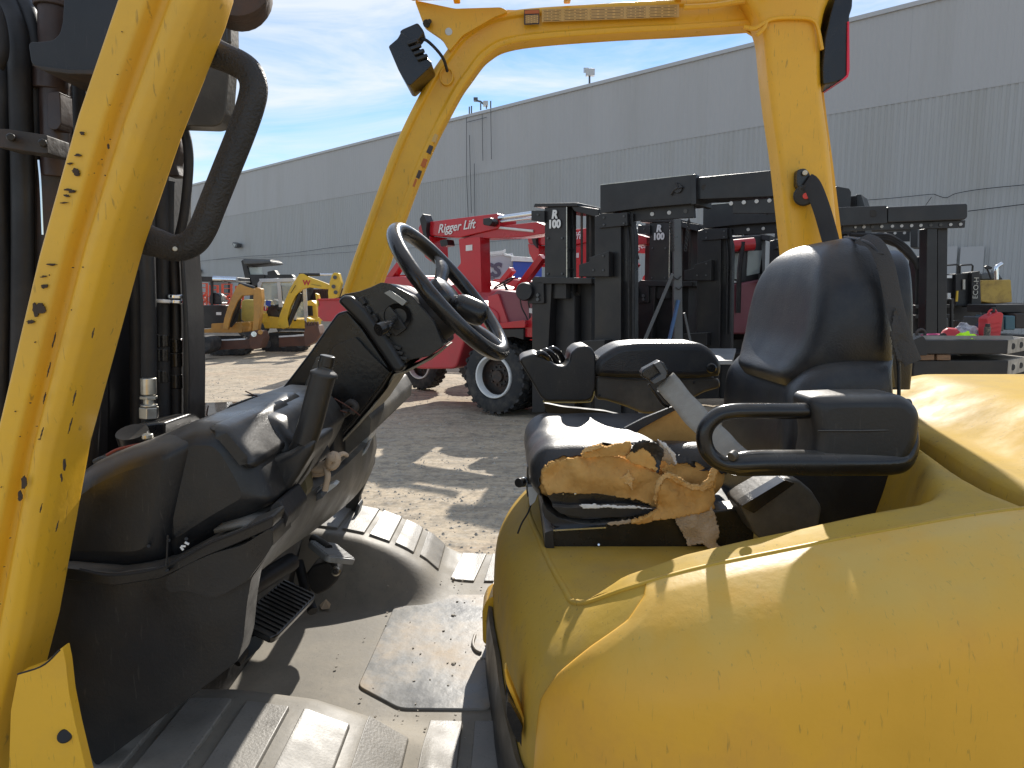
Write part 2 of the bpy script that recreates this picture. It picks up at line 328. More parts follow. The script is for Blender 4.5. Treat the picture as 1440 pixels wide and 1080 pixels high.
# loose stones on the yard, one object
GRV = mat('gravel_stone', (.36, .325, .27), rough=.9, var=.5, vs=9)
rs = random.Random(3); sv = []; sf = []
for i in range(7000):
    y = 4.2 + 13*rs.random()**1.5; x = -9*rs.random()*min(1, y/9)+4.5*rs.random()
    x = rs.uniform(-.75*y, .45*y)
    s = rs.uniform(.006, .022)*(1.6 if rs.random() < .06 else 1)
    z = gz(x, y); o = len(sv); a = rs.random()*6.28
    for k in range(5): sv.append((x+s*math.cos(a+k*1.257)*rs.uniform(.7, 1.3), y+s*math.sin(a+k*1.257)*rs.uniform(.7, 1.3), z-.003))
    sv.append((x, y, z+s*rs.uniform(.4, .9)))
    sf += [(o+k, o+(k+1) % 5, o+5) for k in range(5)]
tag(mesh('gravel', sv, sf, GRV, smooth=False), 'loose stones and clods scattered on the dirt yard', 'gravel', kind='stuff')
# puddle and wet marks
PUD = mat('puddle_water', (.10, .09, .08), rough=.06, var=.2, vs=3, rv=.03, spec=.8)
c0 = PZ(283, 577, .0)
ring = [(c0.x+1.5*math.cos(a)*(1+.25*math.sin(3*a+1)), c0.y+.85*math.sin(a)*(1+.2*math.sin(2*a)), .018) for a in [k*math.pi/20 for k in range(40)]]
tag(mesh('puddle', ring, [tuple(range(40))], PUD), kind='structure')

# ================================================================== warehouse
WD = Vector((-1.08, 1, 0)).normalized(); WN = Vector((-1, -1.08, 0)).normalized()   # along the wall, out of the wall
W0 = Vector((0, 51.0, 0)); WH = 15.15
wmat = mat('weathered_grey_cladding', (.43, .43, .43), rough=.5, var=.07, vs=.25, dirt=(.36, .36, .35), da=.6, ds=.5, stretch=(1, 1, .12), spec=.35)
wmat2 = mat('lower_grey_cladding', (.405, .41, .405), rough=.5, var=.07, vs=.25, dirt=(.35, .345, .32), da=.75, ds=.7, stretch=(1, 1, .08), spec=.35)
wh = thing('warehouse', 'long grey corrugated metal warehouse behind the whole yard', 'warehouse', tuple(W0))
def wp(s, z, out=0.): return W0 + WD*s + WN*out + Vector((0, 0, z))
ZS = 11.0
s0, s1 = -40., 190.; PW = 5.05
k = 0; s = s0
while s < s1:
    for z0, z1, pitch, dep, mm, off in ((.25, ZS, .28, .030, wmat2, 0), (ZS-.08, WH, .28, .012, wmat, .035)):
        e = s+PW-.002; n = int((e-s)/pitch); vs = []; 
        for i in range(n+1):
            a = s+(e-s)*i/n; st = (e-s)/n
            for da, dd in ((0, 0), (.30, 0), (.42, dep), (.85, dep)):
                if a+da*st <= e+1e-6: vs.append((a+da*st, dd))
        V = [wp(a, z0, off+d) for a, d in vs]+[wp(a, z1, off+d) for a, d in vs]; q = len(vs)
        mesh('cladding_sheet', V, [(i, i+1, q+i+1, q+i) for i in range(q-1)], mm, wh, smooth=False)
    s += PW
trim = mat('roof_trim', (.45, .46, .47), rough=.4, var=.05)
extr('roof_flashing', [wp(s0, WH-.1, .14), wp(s0, WH+.10, .14), wp(s0, WH+.10, -.3), wp(s0, WH-.1, -.3)], WD*(s1-s0), trim, wh, bevel=0)
extr('wall', [wp(s0, 0, -.01), wp(s0, 0, -.25), wp(s0, WH-.12, -.25), wp(s0, WH-.12, -.01)], WD*(s1-s0), DKG, wh, bevel=0)
extr('plinth', [wp(s0, 0, .12), wp(s0, .26, .12), wp(s0, .26, 0), wp(s0, 0, 0)], WD*(s1-s0), GRV, wh, bevel=0)
extr('roof', [wp(s0, WH+.1, -.3), wp(s0, WH+.1, -.32)] + [wp(s0, WH+1.6, -40), wp(s0, WH+1.5, -40)], WD*(s1-s0), trim, wh, bevel=0)
def onwall(u, v, out=.2): return PN(u, v, W0+WN*out, WN)
# cables along the wall
CBL = mat('cable_black', (.02, .02, .02), rough=.6)
for pts, r in (([(240, 372), (330, 362), (400, 357), (475, 347), (540, 341), (700, 330)], .016), ([(300, 365), (380, 362), (470, 356), (560, 350), (700, 339), (800, 330)], .012),
               ([(1195, 283), (1250, 279), (1300, 274), (1313, 273)], .014), ([(1313, 273), (1330, 278), (1345, 272), (1380, 266), (1450, 259)], .016), ([(1310, 277), (1295, 300), (1283, 335)], .015), ([(1361, 297), (1450, 286)], .018)):
    tube('cable', [onwall(u, v, .25) for u, v in pts], r, CBL, wh, seg=5, n=30)
# conduits, stains of dark pipe
for pts in ([(656, 165), (656, 250), (660, 340)], [(656, 172), (684, 165)], [(690, 150), (691, 224)], [(678, 160), (679, 226)], [(660, 190), (663, 300)], [(667, 230), (668, 330)], [(246, 250), (245, 300)], [(250, 250), (249, 300)], [(1393, 480), (1395, 380)]):
    tube('conduit', [onwall(u, v, .3) for u, v in pts], .022, DKG, wh, seg=6)
# security cameras and floodlight on the roof edge
def roofpt(u, v): return onwall(u, v, -.05)
for a, b in (((660, 160), (660, 150)), ((663, 160), (663, 149)), ((690, 152), (690, 142)), ((676, 155), (676, 145)), ((684, 153), (684, 146))):
    cyl('antenna', roofpt(*a), roofpt(*b), .05, DKG, wh, seg=6)
tube('camera_arm', [roofpt(668, 141), roofpt(676, 143), roofpt(682, 148)], .07, DKG, wh, seg=6)
box('roof_camera', roofpt(683, 146), (.35, .5, .3), GRYP, wh); box('roof_camera', roofpt(669, 140), (.3, .4, .22), DKG, wh)
fl = box('roof_floodlight', roofpt(830, 102), (.55, .35, .42), GRYP, wh, bevel=.03); cyl('floodlight_pole', roofpt(829, 118), roofpt(829, 106), .06, DKG, wh, seg=8)
box('floodlight_lens', roofpt(827, 100)+WN*.22, (.3, .1, .3), GLSD, fl)
# wall lamps
for (u, v) in ((337, 345), (281, 381)):
    p = onwall(u, v, .2)
    lm = extr('wall_lamp', [p+WD*a+Vector((0, 0, z))+WN*.0 for a, z in ((-.55, .12), (.5, .35), (.62, .1), (.1, -.32), (-.45, -.22))], WN*.55, DKG, wh, bevel=.05)
    extr('lamp_glass', [p+WN*.56+WD*a+Vector((0, 0, z)) for a, z in ((-.35, .05), (.3, .2), (.35, .05), (.05, -.2))], WN*.03, GLSD, lm, bevel=0)
# door opening and dock box
a = onwall(296, 397, .2); extr('loading_door', [a, onwall(323, 394, .2), onwall(323, 420, .2), onwall(296, 423, .2)], WN*.2, DKG, wh, bevel=.02)
for u in (1347, 1385): 
    p = onwall(u, 346, .16); extr('patch_plate', [p, p+WD*.9, p+WD*.9-Vector((0, 0, 1.6)), p-Vector((0, 0, 1.6))], WN*.05, wmat, wh, bevel=0)

# ================================================================== rigger lift trucks
G0 = Vector((-.335, 11.65, 0)); FW = Vector((.82, -.572, 0)).normalized(); LT = Vector((.572, .82, 0)).normalized()
def PT(m): return lambda u, v: PN(u, v, G0+LT*m, LT)
def tp(name, pts, m, th, mt, parent, r=0, bevel=.01, **kw):
    f = PT(m); q = rnd2(pts, r) if r else pts
    return extr(name, [f(u, v) for u, v in q], LT*th, mt, parent, bevel, **kw)
def twheel(name, c, R_, w, parent, ax, dual=False, rim=True):
    ax = Vector(ax)
    prof = [(R_*.55, -w*.32), (R_*.62, -w*.46), (R_*.85, -w*.5), (R_*.955, -w*.42), (R_*.965, 0), (R_*.955, w*.42), (R_*.85, w*.5), (R_*.62, w*.46), (R_*.55, w*.32), (R_*.55, -w*.32)]
    t = lathe(name, prof, c, ax, TYR, parent, seg=48)
    x = ax.orthogonal().normalized(); y = ax.cross(x); pts = []
    for k in range(26):
        for sd in (-1, 1):
            a = 2*math.pi*(k+.25*sd)/26; d = x*math.cos(a)+y*math.sin(a); tt = ax.cross(d)
            M = Matrix((d, tt, ax)).transposed(); M = M @ Matrix.Rotation(.35*sd, 3, 'X')
            pts.append(boxdata(Vector(c)+d*R_*.97+ax*sd*w*.25, (R_*.07, R_*.115, w*.46), M))
    joined('tread_lugs', pts, TYR, t, bevel=.006)
    if rim:
        lathe('rim', [(R_*.50, -w*.2), (R_*.515, -w*.44), (R_*.53, -w*.50), (R_*.57, -w*.50), (R_*.585, -w*.46), (R_*.585, -w*.2)], c, ax, WHT, t)
        lathe('hub', [(0, -w*.22), (R_*.16, -w*.22), (R_*.17, -w*.08), (R_*.30, -w*.05), (R_*.31, 0), (R_*.515, w*.05), (R_*.515, -w*.2)], c, ax, STLR, t)
        cc = Vector(c)-ax*w*.06
        joined('wheel_bolts', [tube_data([cc+(x*math.cos(a)+y*math.sin(a))*R_*.25, cc-ax*.04+(x*math.cos(a)+y*math.sin(a))*R_*.25], R_*.028, 6) for a in [k*math.pi/5 for k in range(10)]], STLR, t)
    return t
trk = thing('rigger_lift_truck', 'nearest red rigger lift truck with white lettered boom, behind the steering wheel', 'forklift', tuple(G0), 'red and black rigger lift trucks parked in a row')
wc = PN(692, 532, G0, LT); wc.z = .62
twheel('front_wheel', wc+LT*.22, .62, .42, trk, LT)
twheel('front_wheel', wc+LT*.72, .62, .42, trk, LT, rim=False)
rc = G0 - FW*3.2; twheel('rear_wheel', Vector((rc.x, rc.y, .52))+LT*.3, .52, .36, trk, LT)
twheel('rear_wheel', Vector((rc.x, rc.y, .52))+LT*1.9, .52, .36, trk, LT)
tp('body', [(532, 391), (560, 388), (600, 392), (640, 404), (646, 424), (686, 430), (700, 440), (702, 470), (655, 474), (641, 519), (585, 519), (548, 500), (530, 440)], .15, 2.0, REDP, trk, r=8, bevel=.04)
tp('engine_cover', [(537, 388), (575, 386), (580, 402), (536, 404)], .4, 1.4, RED, trk, r=3, bevel=.03)
tp('dash_panel', [(689, 416), (700, 408), (727, 411), (749, 423), (752, 452), (699, 455)], .25, 1.7, MAG, trk, r=3, bevel=.02)
tp('red_pillar_panel', [(686, 417), (700, 413), (714, 453), (688, 456)], .2, .05, REDP, trk, bevel=.006)
tp('front_fender', [(697, 455), (737, 450), (739, 456), (738, 461), (698, 462)], .02, 1.1, RED, trk, r=2, bevel=.01)
tp('fender_skirt', [(700, 463), (736, 462), (736, 478), (722, 474), (700, 476)], .06, .9, STL, trk, bevel=.01)
tp('front_panel', [(738, 455), (752, 440), (760, 455), (758, 475), (738, 474)], .12, 1.6, RED, trk, bevel=.01)
# boom with telescoping section
bm_ = tp('boom', [(588, 320), (593, 313), (699, 300), (703, 308), (702, 321), (646, 334), (613, 332), (590, 330)], .55, .5, RED, trk, r=2, bevel=.015)
tp('boom_extension', [(700, 318), (754, 312), (768, 317), (768, 328), (735, 333), (646, 337)], .60, .38, RED, trk, bevel=.012)
f = PT(.58)
cyl('boom_cylinder', f(702, 307), f(752, 300), .045, CHR, trk, seg=14); cyl('hydraulic_pipe', f(702, 312), f(752, 306), .02, CHR, trk, seg=10)
cyl('hydraulic_pipe', f(700, 320), f(750, 325), .022, WHT, trk, seg=8)
tp('boom_lamp', [(679, 307), (690, 306), (693, 312), (688, 318), (679, 316)], .35, .18, STL, trk, r=2, bevel=.01)
tp('boom_lamp', [(618, 338), (628, 336), (630, 345), (620, 347)], .5, .2, STL, trk, r=2, bevel=.01)
text('boom_lettering', 'Rigger Lift', PT(.535)(641, 319), PT(.535)(700, 309.5)-PT(.535)(600, 324), (0, 0, 1), .215, WHT, trk, shear=.35, bold=.003, ext=.003, sx=.95)
tp('boom_post', [(645, 336), (675, 333), (677, 412), (640, 400), (641, 379), (648, 370)], .5, .28, RED, trk, r=2, bevel=.03)
tp('rear_bracket', [(588, 330), (604, 332), (605, 345), (606, 368), (598, 362), (590, 345)], .5, .5, RED, trk, bevel=.015)
tp('cable_bundle', [(590, 308), (595, 300), (600, 312), (599, 326), (602, 338), (595, 330)], .45, .2, STL, trk, r=2, bevel=.01)
f = PT(.3); bar('boom_strut', f(564, 372), f(541, 404), .16, .12, RED, trk, bevel=.01)
f = PT(1.4); bar('boom_strut', f(764, 361), f(727, 410), .16, .12, RED, trk, bevel=.01)
# seat and steering
st = tp('seat', [(648, 396), (655, 390), (666, 391), (676, 425), (655, 428)], .9, .5, VIN, trk, r=4, bevel=.03)
f = PT(1.0); c = f(709, 398)
tube('steering_wheel', [c+(FW*.9+Vector((0, 0, .45))).normalized()*.20*math.cos(a)+(LT*.9+Vector((0, 0, .2))).normalized()*.2*math.sin(a) for a in [k*math.pi/12 for k in range(24)]], .016, BLKS, trk, closed=True, seg=6)
cyl('steering_column', c-Vector((0, 0, .02)), c+FW*.12-Vector((0, 0, .22)), .025, BLKS, trk, seg=8)
for a in (0, 2.1, 4.2): bar('wheel_spoke', c, c+(FW*.9+Vector((0, 0, .45))).normalized()*.20*math.cos(a)+(LT*.9+Vector((0, 0, .2))).normalized()*.2*math.sin(a), .02, .01, BLKS, trk)
f = PT(.25)
tube('hydraulic_hose', [f(731, 410), f(733, 430), f(740, 445), f(747, 462)], .012, RUB, trk, seg=6, n=12); tube('hydraulic_hose', [f(741, 412), f(745, 440), f(744, 460)], .012, RUB, trk, seg=6, n=12)
# mast
tp('mast_rail', [(750, 291), (752, 286), (812, 285), (812, 290)], .12, 1.5, STL, trk, bevel=.008)
tp('mast_rail', [(766, 292), (796, 290), (796, 420), (766, 420)], .16, .14, STL, trk, bevel=.006)
tp('mast_rail', [(797, 288), (806, 288), (806, 425), (797, 420)], .32, .1, STL, trk, bevel=.006)
tp('mast_rail', [(775, 292), (800, 290), (800, 420), (775, 420)], 1.4, .14, STL, trk, bevel=.006)
tp('mast_rail', [(824, 292), (840, 292), (840, 425), (824, 425)], .9, .5, STL, trk, bevel=.006)
tp('mast_top_bar', [(802, 288), (842, 294), (842, 306), (808, 297)], .16, 1.3, STL, trk, bevel=.006)
f = PT(.135); text('mast_lettering', 'R', f(779.5, 302), f(800, 290)-f(775, 292), (0, 0, 1), .17, WHT, trk, shear=.15, bold=.009, ext=.003, sx=.95)
text('mast_lettering', '100', f(779.5, 315.5), f(800, 290)-f(775, 292), (0, 0, 1), .165, WHT, trk, bold=.009, ext=.003, sx=.9)
tp('mast_bracket', [(747, 296), (765.5, 296), (765.5, 312), (747, 310)], .1, .08, STL, trk, bevel=.006)
tp('mast_leg', [(748, 392), (776, 394), (766, 580), (748, 580)], .1, .25, STL, trk, bevel=.01)
tp('mast_leg', [(767, 395), (832, 396), (832, 585), (767, 585)], .5, .6, STL, trk, bevel=.01)
tp('carriage_plate', [(748, 392), (752, 389), (832, 391), (832, 399), (748, 399)], .05, 1.4, STL, trk, bevel=.008)
tp('cylinder_housing', [(780, 415), (786, 410), (803, 410), (808, 416), (808, 580), (780, 580)], .3, .2, STL, trk, bevel=.02)
f = PT(.0)
a = f(738, 410); lathe('mast_pivot', [(0, -.05), (.13, -.05), (.145, -.02), (.145, .2), (0, .2)], a, FW*-.25+LT, STL, trk, seg=28)
tp('pivot_plate', [(741, 397), (764, 396), (765, 427), (742, 427)], .05, .15, STL, trk, r=3, bevel=.01)
for (u, v) in ((757, 421), (757, 415)): cyl('bolt', PT(.05)(u, v)-LT*.03, PT(.05)(u, v), .03, DKG, trk, seg=6)

for (u, m_) in ((802, .5), (805, .55)):
    f = PT(m_); tube('mast_hose', [f(u, 296), f(u+1, 340), f(u-1, 392)], .016, RUB, trk, seg=6, n=8)
f = PT(.30); tube('mast_chain', [f(818, 294), f(818, 392)], .02, STLR, trk, seg=5); tube('mast_chain', [f(830, 298), f(830, 392)], .02, STLR, trk, seg=5)
tp('bare_steel_edge', [(796.3, 290), (797.3, 290), (797.3, 392), (796.3, 392)], .155, .01, ZINC, trk, bevel=0)
for v_ in (318, 350, 378): tp('mast_stiffener', [(797, v_), (807, v_-1), (807, v_+3), (797, v_+4)], .30, .03, STL, trk, bevel=.004)
for (u, v_) in ((771, 385), (791, 385), (771, 335), (791, 335), (757, 302)): cyl('bolt', PT(.10 if u == 757 else .16)(u, v_)-LT*.02, PT(.16)(u, v_), .018, DKG, trk, seg=6)
for (a_, b_) in ((772, 470), (790, 470)): pass
tp('grease_strip', [(812, 400), (816, 400), (815, 480), (811, 480)], .49, .01, STLR, trk, bevel=0)
# warning decal and numbers on the boom
tp('warning_decal', [(655, 345), (664, 344), (664, 352), (655, 353)], .49, .008, WHT, trk, bevel=0); tp('warning_decal', [(744, 433), (749, 434), (749, 441), (744, 440)], .235, .01, WHT, trk, bevel=0)
# gantry shaped boom attachment carried on the forks
ga = thing('gantry_attachment', 'nearest black steel gantry frame with sliding beam, right of the R 100 mast', 'lifting frame', tuple(PT(0)(880, 600)), 'black gantry frames of the rigger lift trucks')
M0 = -.15
def gp(n, pts, m, th, **kw): return tp(n, pts, M0+m, th, STL, ga, **kw)
gp('sliding_beam', [(844, 260), (974, 245.5), (976, 286), (905, 292), (844, 300)], .0, .55, r=1.5, bevel=.02)
gp('inner_beam', [(974.5, 250), (1100, 238), (1100, 276), (974.5, 281)], .06, .43, bevel=.012)
gp('beam_end_cap', [(1090, 237), (1098, 236), (1106, 262), (1106, 312), (1092, 312)], .0, .6, bevel=.01)
f = PT(M0-.006)
cb = tp('collar', [(971, 246), (978, 244.5), (979, 287), (972, 288)], M0-.02, .6, STL, ga, bevel=.008)
hp = gp('hole_plate', [(880, 293), (975, 284.5), (977, 306), (886, 311)], .12, .06, bevel=.006)
for u, v in ((917, 301), (941, 299), (964, 297)): cyl('pin_hole', PT(M0+.10)(u, v), PT(M0+.12)(u, v), .028, GRYP if u < 960 else DKG, hp, seg=12)
gp('hole_plate', [(1030, 283), (1092, 278), (1092, 300), (1030, 300)], .1, .05, bevel=.006)
for u, v in ((1028+0, 286), (1046, 284.5), (1064, 283), (1082, 282)): cyl('pin_hole', PT(M0+.08)(u, v), PT(M0+.10)(u, v), .026, GRYP, ga, seg=12)
gp('column', [(844, 302), (873, 300), (873, 590), (836, 590), (836, 304)], .02, .45, bevel=.012)
gp('column', [(873.5, 296), (886, 298), (893, 330), (893, 590), (873.5, 590)], .10, .12, bevel=.012)
gp('column_flange', [(842, 301), (882, 299), (882, 317), (842, 321)], -.02, .06, bevel=.006)
gp('side_box', [(829, 362), (856, 353), (856, 389), (814, 389), (814, 372), (829, 368)], -.14, .13, bevel=.008)
gp('column_edge', [(870.5, 395), (873, 395), (873, 500), (870, 500)], -.02, .04, bevel=.004)
gp('base_plate', [(813, 480), (850, 478), (850, 500), (813, 500)], -.2, .3, bevel=.008)
f = PT(M0-.03)
cyl('lock_pin', f(953, 265), f(953, 265)+LT*.08, .06, STL, ga, seg=10); tube('lock_handle', [f(953, 264), f(947, 268), f(943, 274)], .013, STL, ga, seg=6); tube('lock_handle', [f(951, 257), f(954, 265), f(960, 263)], .015, STL, ga, seg=6)
cyl('bolt_hole', PT(M0+.055)(990, 263), PT(M0+.06)(990, 263), .035, RUB, ga, seg=14)
gp('weld_rib', [(884, 300), (890, 300), (890, 320), (884, 312)], .06, .05, bevel=.003)
for (u, v_) in ((849, 306), (877, 304), (849, 316), (877, 314), (834, 380), (848, 380), (848, 360)): cyl('bolt', PT(M0-.16 if v_ > 350 else M0-.04)(u, v_), PT(M0-.12 if v_ > 350 else M0-.01)(u, v_), .016, DKG, ga, seg=6)
for (a_, b_, c_) in ((860, 330, .0), (868, 340, .0)): pass
tube('gantry_hose', [PT(M0+.1)(888, 312), PT(M0+.05)(890, 340), PT(M0+.05)(890, 400), PT(M0+.05)(890, 480)], .02, RUB, ga, seg=6, n=16)
tube('gantry_hose', [PT(M0+.1)(882, 312), PT(M0+.05)(884, 345), PT(M0+.05)(884, 400), PT(M0+.05)(884, 480)], .016, RUB, ga, seg=6, n=16)
tp('scraped_edge', [(844, 259.4), (974, 244.9), (974, 245.7), (844, 260.3)], M0-.002, .08, ZINC, ga, bevel=0)
for k in range(2):
    dd = Vector((2.05, 2.2, 0))*(k+1)
    t2 = dup(trk, dd); g2 = dup(ga, dd)
    t2['label'] = ('second red rigger lift truck, its R 100 mast seen between the first two gantry columns', 'farthest red rigger lift truck, mast partly hidden by the seat backrest')[k]
    g2['label'] = ('second black gantry frame, its beam seen above the gap in the first', 'farthest black gantry frame, just left of the yellow rear pillar')[k]
# prop bars leaned in the gap
pr = thing('propped_stand', 'grey steel post with slanted brace and chains between the gantry columns', 'stand', tuple(P(950, 520, 9.4)))
pl('post', [(948, 308), (958, 308), (962, 612), (948, 612)], 9.4, 9.5, DKG, pr, bevel=.005)
bar('brace', P(946, 385, 9.42), P(906, 480, 9.42), .04, .04, DKG, pr); bar('blue_strut', P(954, 422, 9.36), P(936, 500, 9.36), .09, .03, mat('blue_steel', (.04, .10, .22), rough=.5), pr)
bar('brace', P(962, 440, 9.46), P(975, 500, 9.46), .04, .03, DKG, pr)
for (u0, v0, u1, v1) in ((943, 312, 946, 352), (969, 308, 964, 352)):
    a = P(u0, v0, 9.35); b = P(u1, v1, 9.35); n = 16; parts = []
    for i in range(n):
        p = a.lerp(b, (i+.5)/n); d = Vector((.018, 0, 0)) if i % 2 else Vector((0, .018, 0))
        parts.append(tube_data([p+d*math.cos(t)+Vector((0, 0, .026))*math.sin(t) for t in [k*math.pi/4 for k in range(8)]], .006, 4, closed=True))
    joined('chain', parts, STL, pr)
for (u, v) in ((953, 390), (955, 404)): tube('wire_tie', [P(u-5, v, 9.37), P(u, v+3, 9.36), P(u+5, v-2, 9.37)], .008, RUB, pr, seg=5, n=8)
# far cab glimpsed between the frames
fc = thing('far_red_loader', 'dark red loader with windowed cab seen between the frames left of the seat backrest', 'loader', tuple(P(1050, 500, 15)))
pl('body', [(1030, 400), (1075, 392), (1110, 400), (1110, 470), (1030, 470)], 15, 17, MAG, fc, bevel=.05)
cb = pl('cab', [(1026, 332), (1072, 330), (1074, 396), (1026, 400)], 15.2, 16.6, STL, fc, bevel=.04)
pl('window', [(1027, 357), (1040, 356), (1040, 392), (1027, 393)], 15.15, 15.19, GLS, cb, bevel=0)
pl('window', [(1052, 353), (1072, 352), (1068, 384), (1050, 388)], 15.15, 15.19, GLS, cb, bevel=0)
cyl('hydraulic_cylinder', P(1029, 346, 15), P(1060, 343, 15), .13, RED, fc)
tube('hose', [P(1045, 340, 14.9), P(1040, 380, 14.9), P(1038, 440, 14.9)], .05, RUB, fc, seg=6, n=10)
bar('rail', P(1026, 396, 14.95), P(1042, 397, 14.95), .04, .04, WHT, fc)

# right hand gantry boom with hole plate
gr = thing('gantry_boom', 'black telescoping gantry boom with a row of pin holes, right of the seat', 'lifting frame', tuple(P(1318, 560, 10)))
pl('outer_beam', [(1170, 292), (1247, 289), (1248, 314), (1170, 318)], 9.95, 10.35, STL, gr, r=1, bevel=.02)
pl('inner_beam', [(1248.5, 291), (1359, 286), (1361, 288), (1361, 305), (1357, 309), (1248.5, 313)], 10.0, 10.3, STL, gr, r=2, bevel=.02)
hp = pl('hole_plate', [(1185, 317), (1358, 309.5), (1357, 320), (1185, 325)], 10.08, 10.13, STL, gr, bevel=.005)
for u in (1203, 1215, 1227, 1240, 1255, 1268, 1282, 1295, 1309, 1323, 1337, 1351):
    v = 319.5-(u-1203)*.028; cyl('pin_hole', P(u, v, 10.06), P(u, v, 10.075), .022 if u > 1210 else .015, DKG if u in (1227, 1309, 1323) else GRYP, hp, seg=12)
cyl('lock_pin', P(1228, 300, 9.93), P(1228, 300, 9.96), .05, STL, gr, seg=8)
pl('column', [(1304, 321), (1318, 321), (1318, 600), (1300, 600)], 10.1, 10.3, STL, gr, bevel=.01)
pl('column', [(1318.5, 320), (1333, 320), (1330, 598), (1318.5, 598)], 10.2, 10.4, STL, gr, bevel=.01)
pl('beam_block', [(1176, 262), (1194, 265), (1197, 270), (1196, 292), (1176, 292)], 11, 11.6, STL, gr, r=1, bevel=.02)

# forklift with lettered mast right of the seat
yf = thing('mast_forklift', 'black forklift mast with yellow lettering and curved hose guard, right behind the seat', 'forklift', tuple(P(1300, 520, 11)))
pl('mast_rail', [(1288, 362), (1297, 362), (1294, 580), (1283, 580)], 11, 11.2, STL, yf, bevel=.008)
mr = pl('mast_rail', [(1299, 360), (1312, 361), (1316, 580), (1297, 580)], 10.9, 11.2, STL, yf, bevel=.008)
text('mast_lettering', 'Yale', P(1307, 374.5, 10.88), (0, 0, 1), (-1, 0, 0), .19, mat('lettering_gold', (.80, .45, .03), rough=.5), mr, bold=.007, ext=.004)
pl('sticker', [(1306, 403), (1311, 403), (1311, 411), (1306, 411)], 10.87, 10.89, WHT, mr, bevel=0); pl('sticker', [(1300, 404), (1304, 404), (1304, 409), (1300, 409)], 10.87, 10.89, WHT, mr, bevel=0)
for s in range(3): ptube('guard_hose', [(1195, 330+s*4, 11), (1225, 331+s*3, 11), (1250, 332+s*3, 11), (1272, 345+s*4, 11), (1286, 362+s*3, 11), (1290, 372+s*3, 11)], .035, RUB, yf, seg=8, n=24)
pl('hose_guard', [(1215, 334), (1245, 330), (1270, 343), (1288, 365), (1280, 366), (1262, 348), (1240, 340), (1216, 341)], 11.1, 11.15, DKG, yf, bevel=.005)
for v in (429, 443): pl('carriage_bar', [(1287, v), (1342, v-1), (1342, v+4), (1287, v+5)], 10.8, 10.88, STL, yf, bevel=.005)
pl('load_backrest', [(1313, 422), (1316, 421), (1316, 470), (1313, 470)], 10.7, 10.75, STL, yf, bevel=.004); pl('load_backrest', [(1338, 420), (1341, 420), (1341, 470), (1338, 470)], 10.7, 10.75, STL, yf, bevel=.004)
pl('body', [(1286, 448), (1335, 446), (1335, 480), (1286, 480)], 11.3, 12.5, STL, yf, bevel=.04)
yf2 = thing('black_forklift', 'black forklift with twin masts and guard hoops, between lettered mast and yellow machine', 'forklift', tuple(P(1350, 520, 13.5)))
pl('mast_rail', [(1328, 385), (1341, 386), (1341, 420), (1328, 420)], 13.5, 13.7, STL, yf2, bevel=.006)
m2 = pl('mast_panel', [(1344, 385), (1364, 385), (1366, 430), (1344, 430)], 13.4, 13.6, STL, yf2, bevel=.006)
m3 = pl('mast_rail', [(1366.5, 383), (1378, 381), (1380, 430), (1366.5, 432)], 13.3, 13.6, STL, yf2, bevel=.006)
LTR = mat('lettering_pale', (.5, .47, .4), rough=.6)
text('mast_lettering', 'ECO-H', P(1372.5, 405, 13.28), (0, 0, 1), (-1, 0, 0), .13, LTR, m3, ext=.004, sx=1.0)
pl('pale_label', [(1354.5, 393), (1357.5, 393), (1357.5, 407), (1354.5, 407)], 13.36, 13.38, LTR, m2, bevel=0)
pl('body', [(1326, 420), (1380, 418), (1384, 465), (1326, 470)], 13.7, 15, STL, yf2, bevel=.05)
for a, b in ((1329, 1348), (1350, 1368)): ptube('guard_hoop', [(a, 386, 13.6), (a, 374, 13.6), (a+2, 373, 13.6), (b-2, 372, 13.6), (b, 374, 13.6), (b-1, 386, 13.6)], .018, STL, yf2, seg=6)
pl('sticker', [(1333, 412), (1337, 412), (1337, 420), (1333, 420)], 13.45, 13.48, WHT, yf2, bevel=0); pl('sticker', [(1332, 387), (1339, 387), (1339, 391), (1332, 391)], 13.45, 13.48, WHT, yf2, bevel=0)
pl('yellow_strap', [(1346, 409), (1348, 409), (1347, 424), (1345, 424)], 13.35, 13.38, EXY, yf2, bevel=0)
dz = thing('yellow_grader', 'yellow machine with chrome exhaust stack at the right edge', 'construction machine', tuple(P(1400, 500, 17)))
pl('hood', [(1380, 394), (1422, 393), (1424, 425), (1400, 427), (1380, 424)], 17, 18.6, mat('faded_machine_yellow', (.5, .33, .07), rough=.6, dirt=(.12, .07, .04), da=.9, ds=3), dz, r=2, bevel=.05)
pl('canopy', [(1378, 384), (1404, 382), (1412, 393), (1380, 394)], 17.2, 18.4, BLUE, dz, bevel=.04).data.materials[0] = DKG
ptube('exhaust_stack', [(1401, 393, 16.8), (1401, 378, 16.8), (1404, 374, 16.8), (1409, 371, 16.8)], .05, CHR, dz, seg=8, n=10)
ptube('mirror_arm', [(1394, 393, 16.8), (1390, 382, 16.8), (1387, 376, 16.8)], .02, STL, dz, seg=6); pl('mirror', [(1385, 375), (1389, 373), (1396, 376), (1394, 379), (1387, 378)], 16.7, 16.75, STL, dz, r=1, bevel=.01)
pl('chassis', [(1380, 428), (1450, 426), (1450, 455), (1380, 460)], 17, 19, STL, dz, bevel=.05)
bx = thing('grey_skid', 'low dark steel skid of crates behind the plate stack at right', 'skid', tuple(P(1430, 470, 12)))
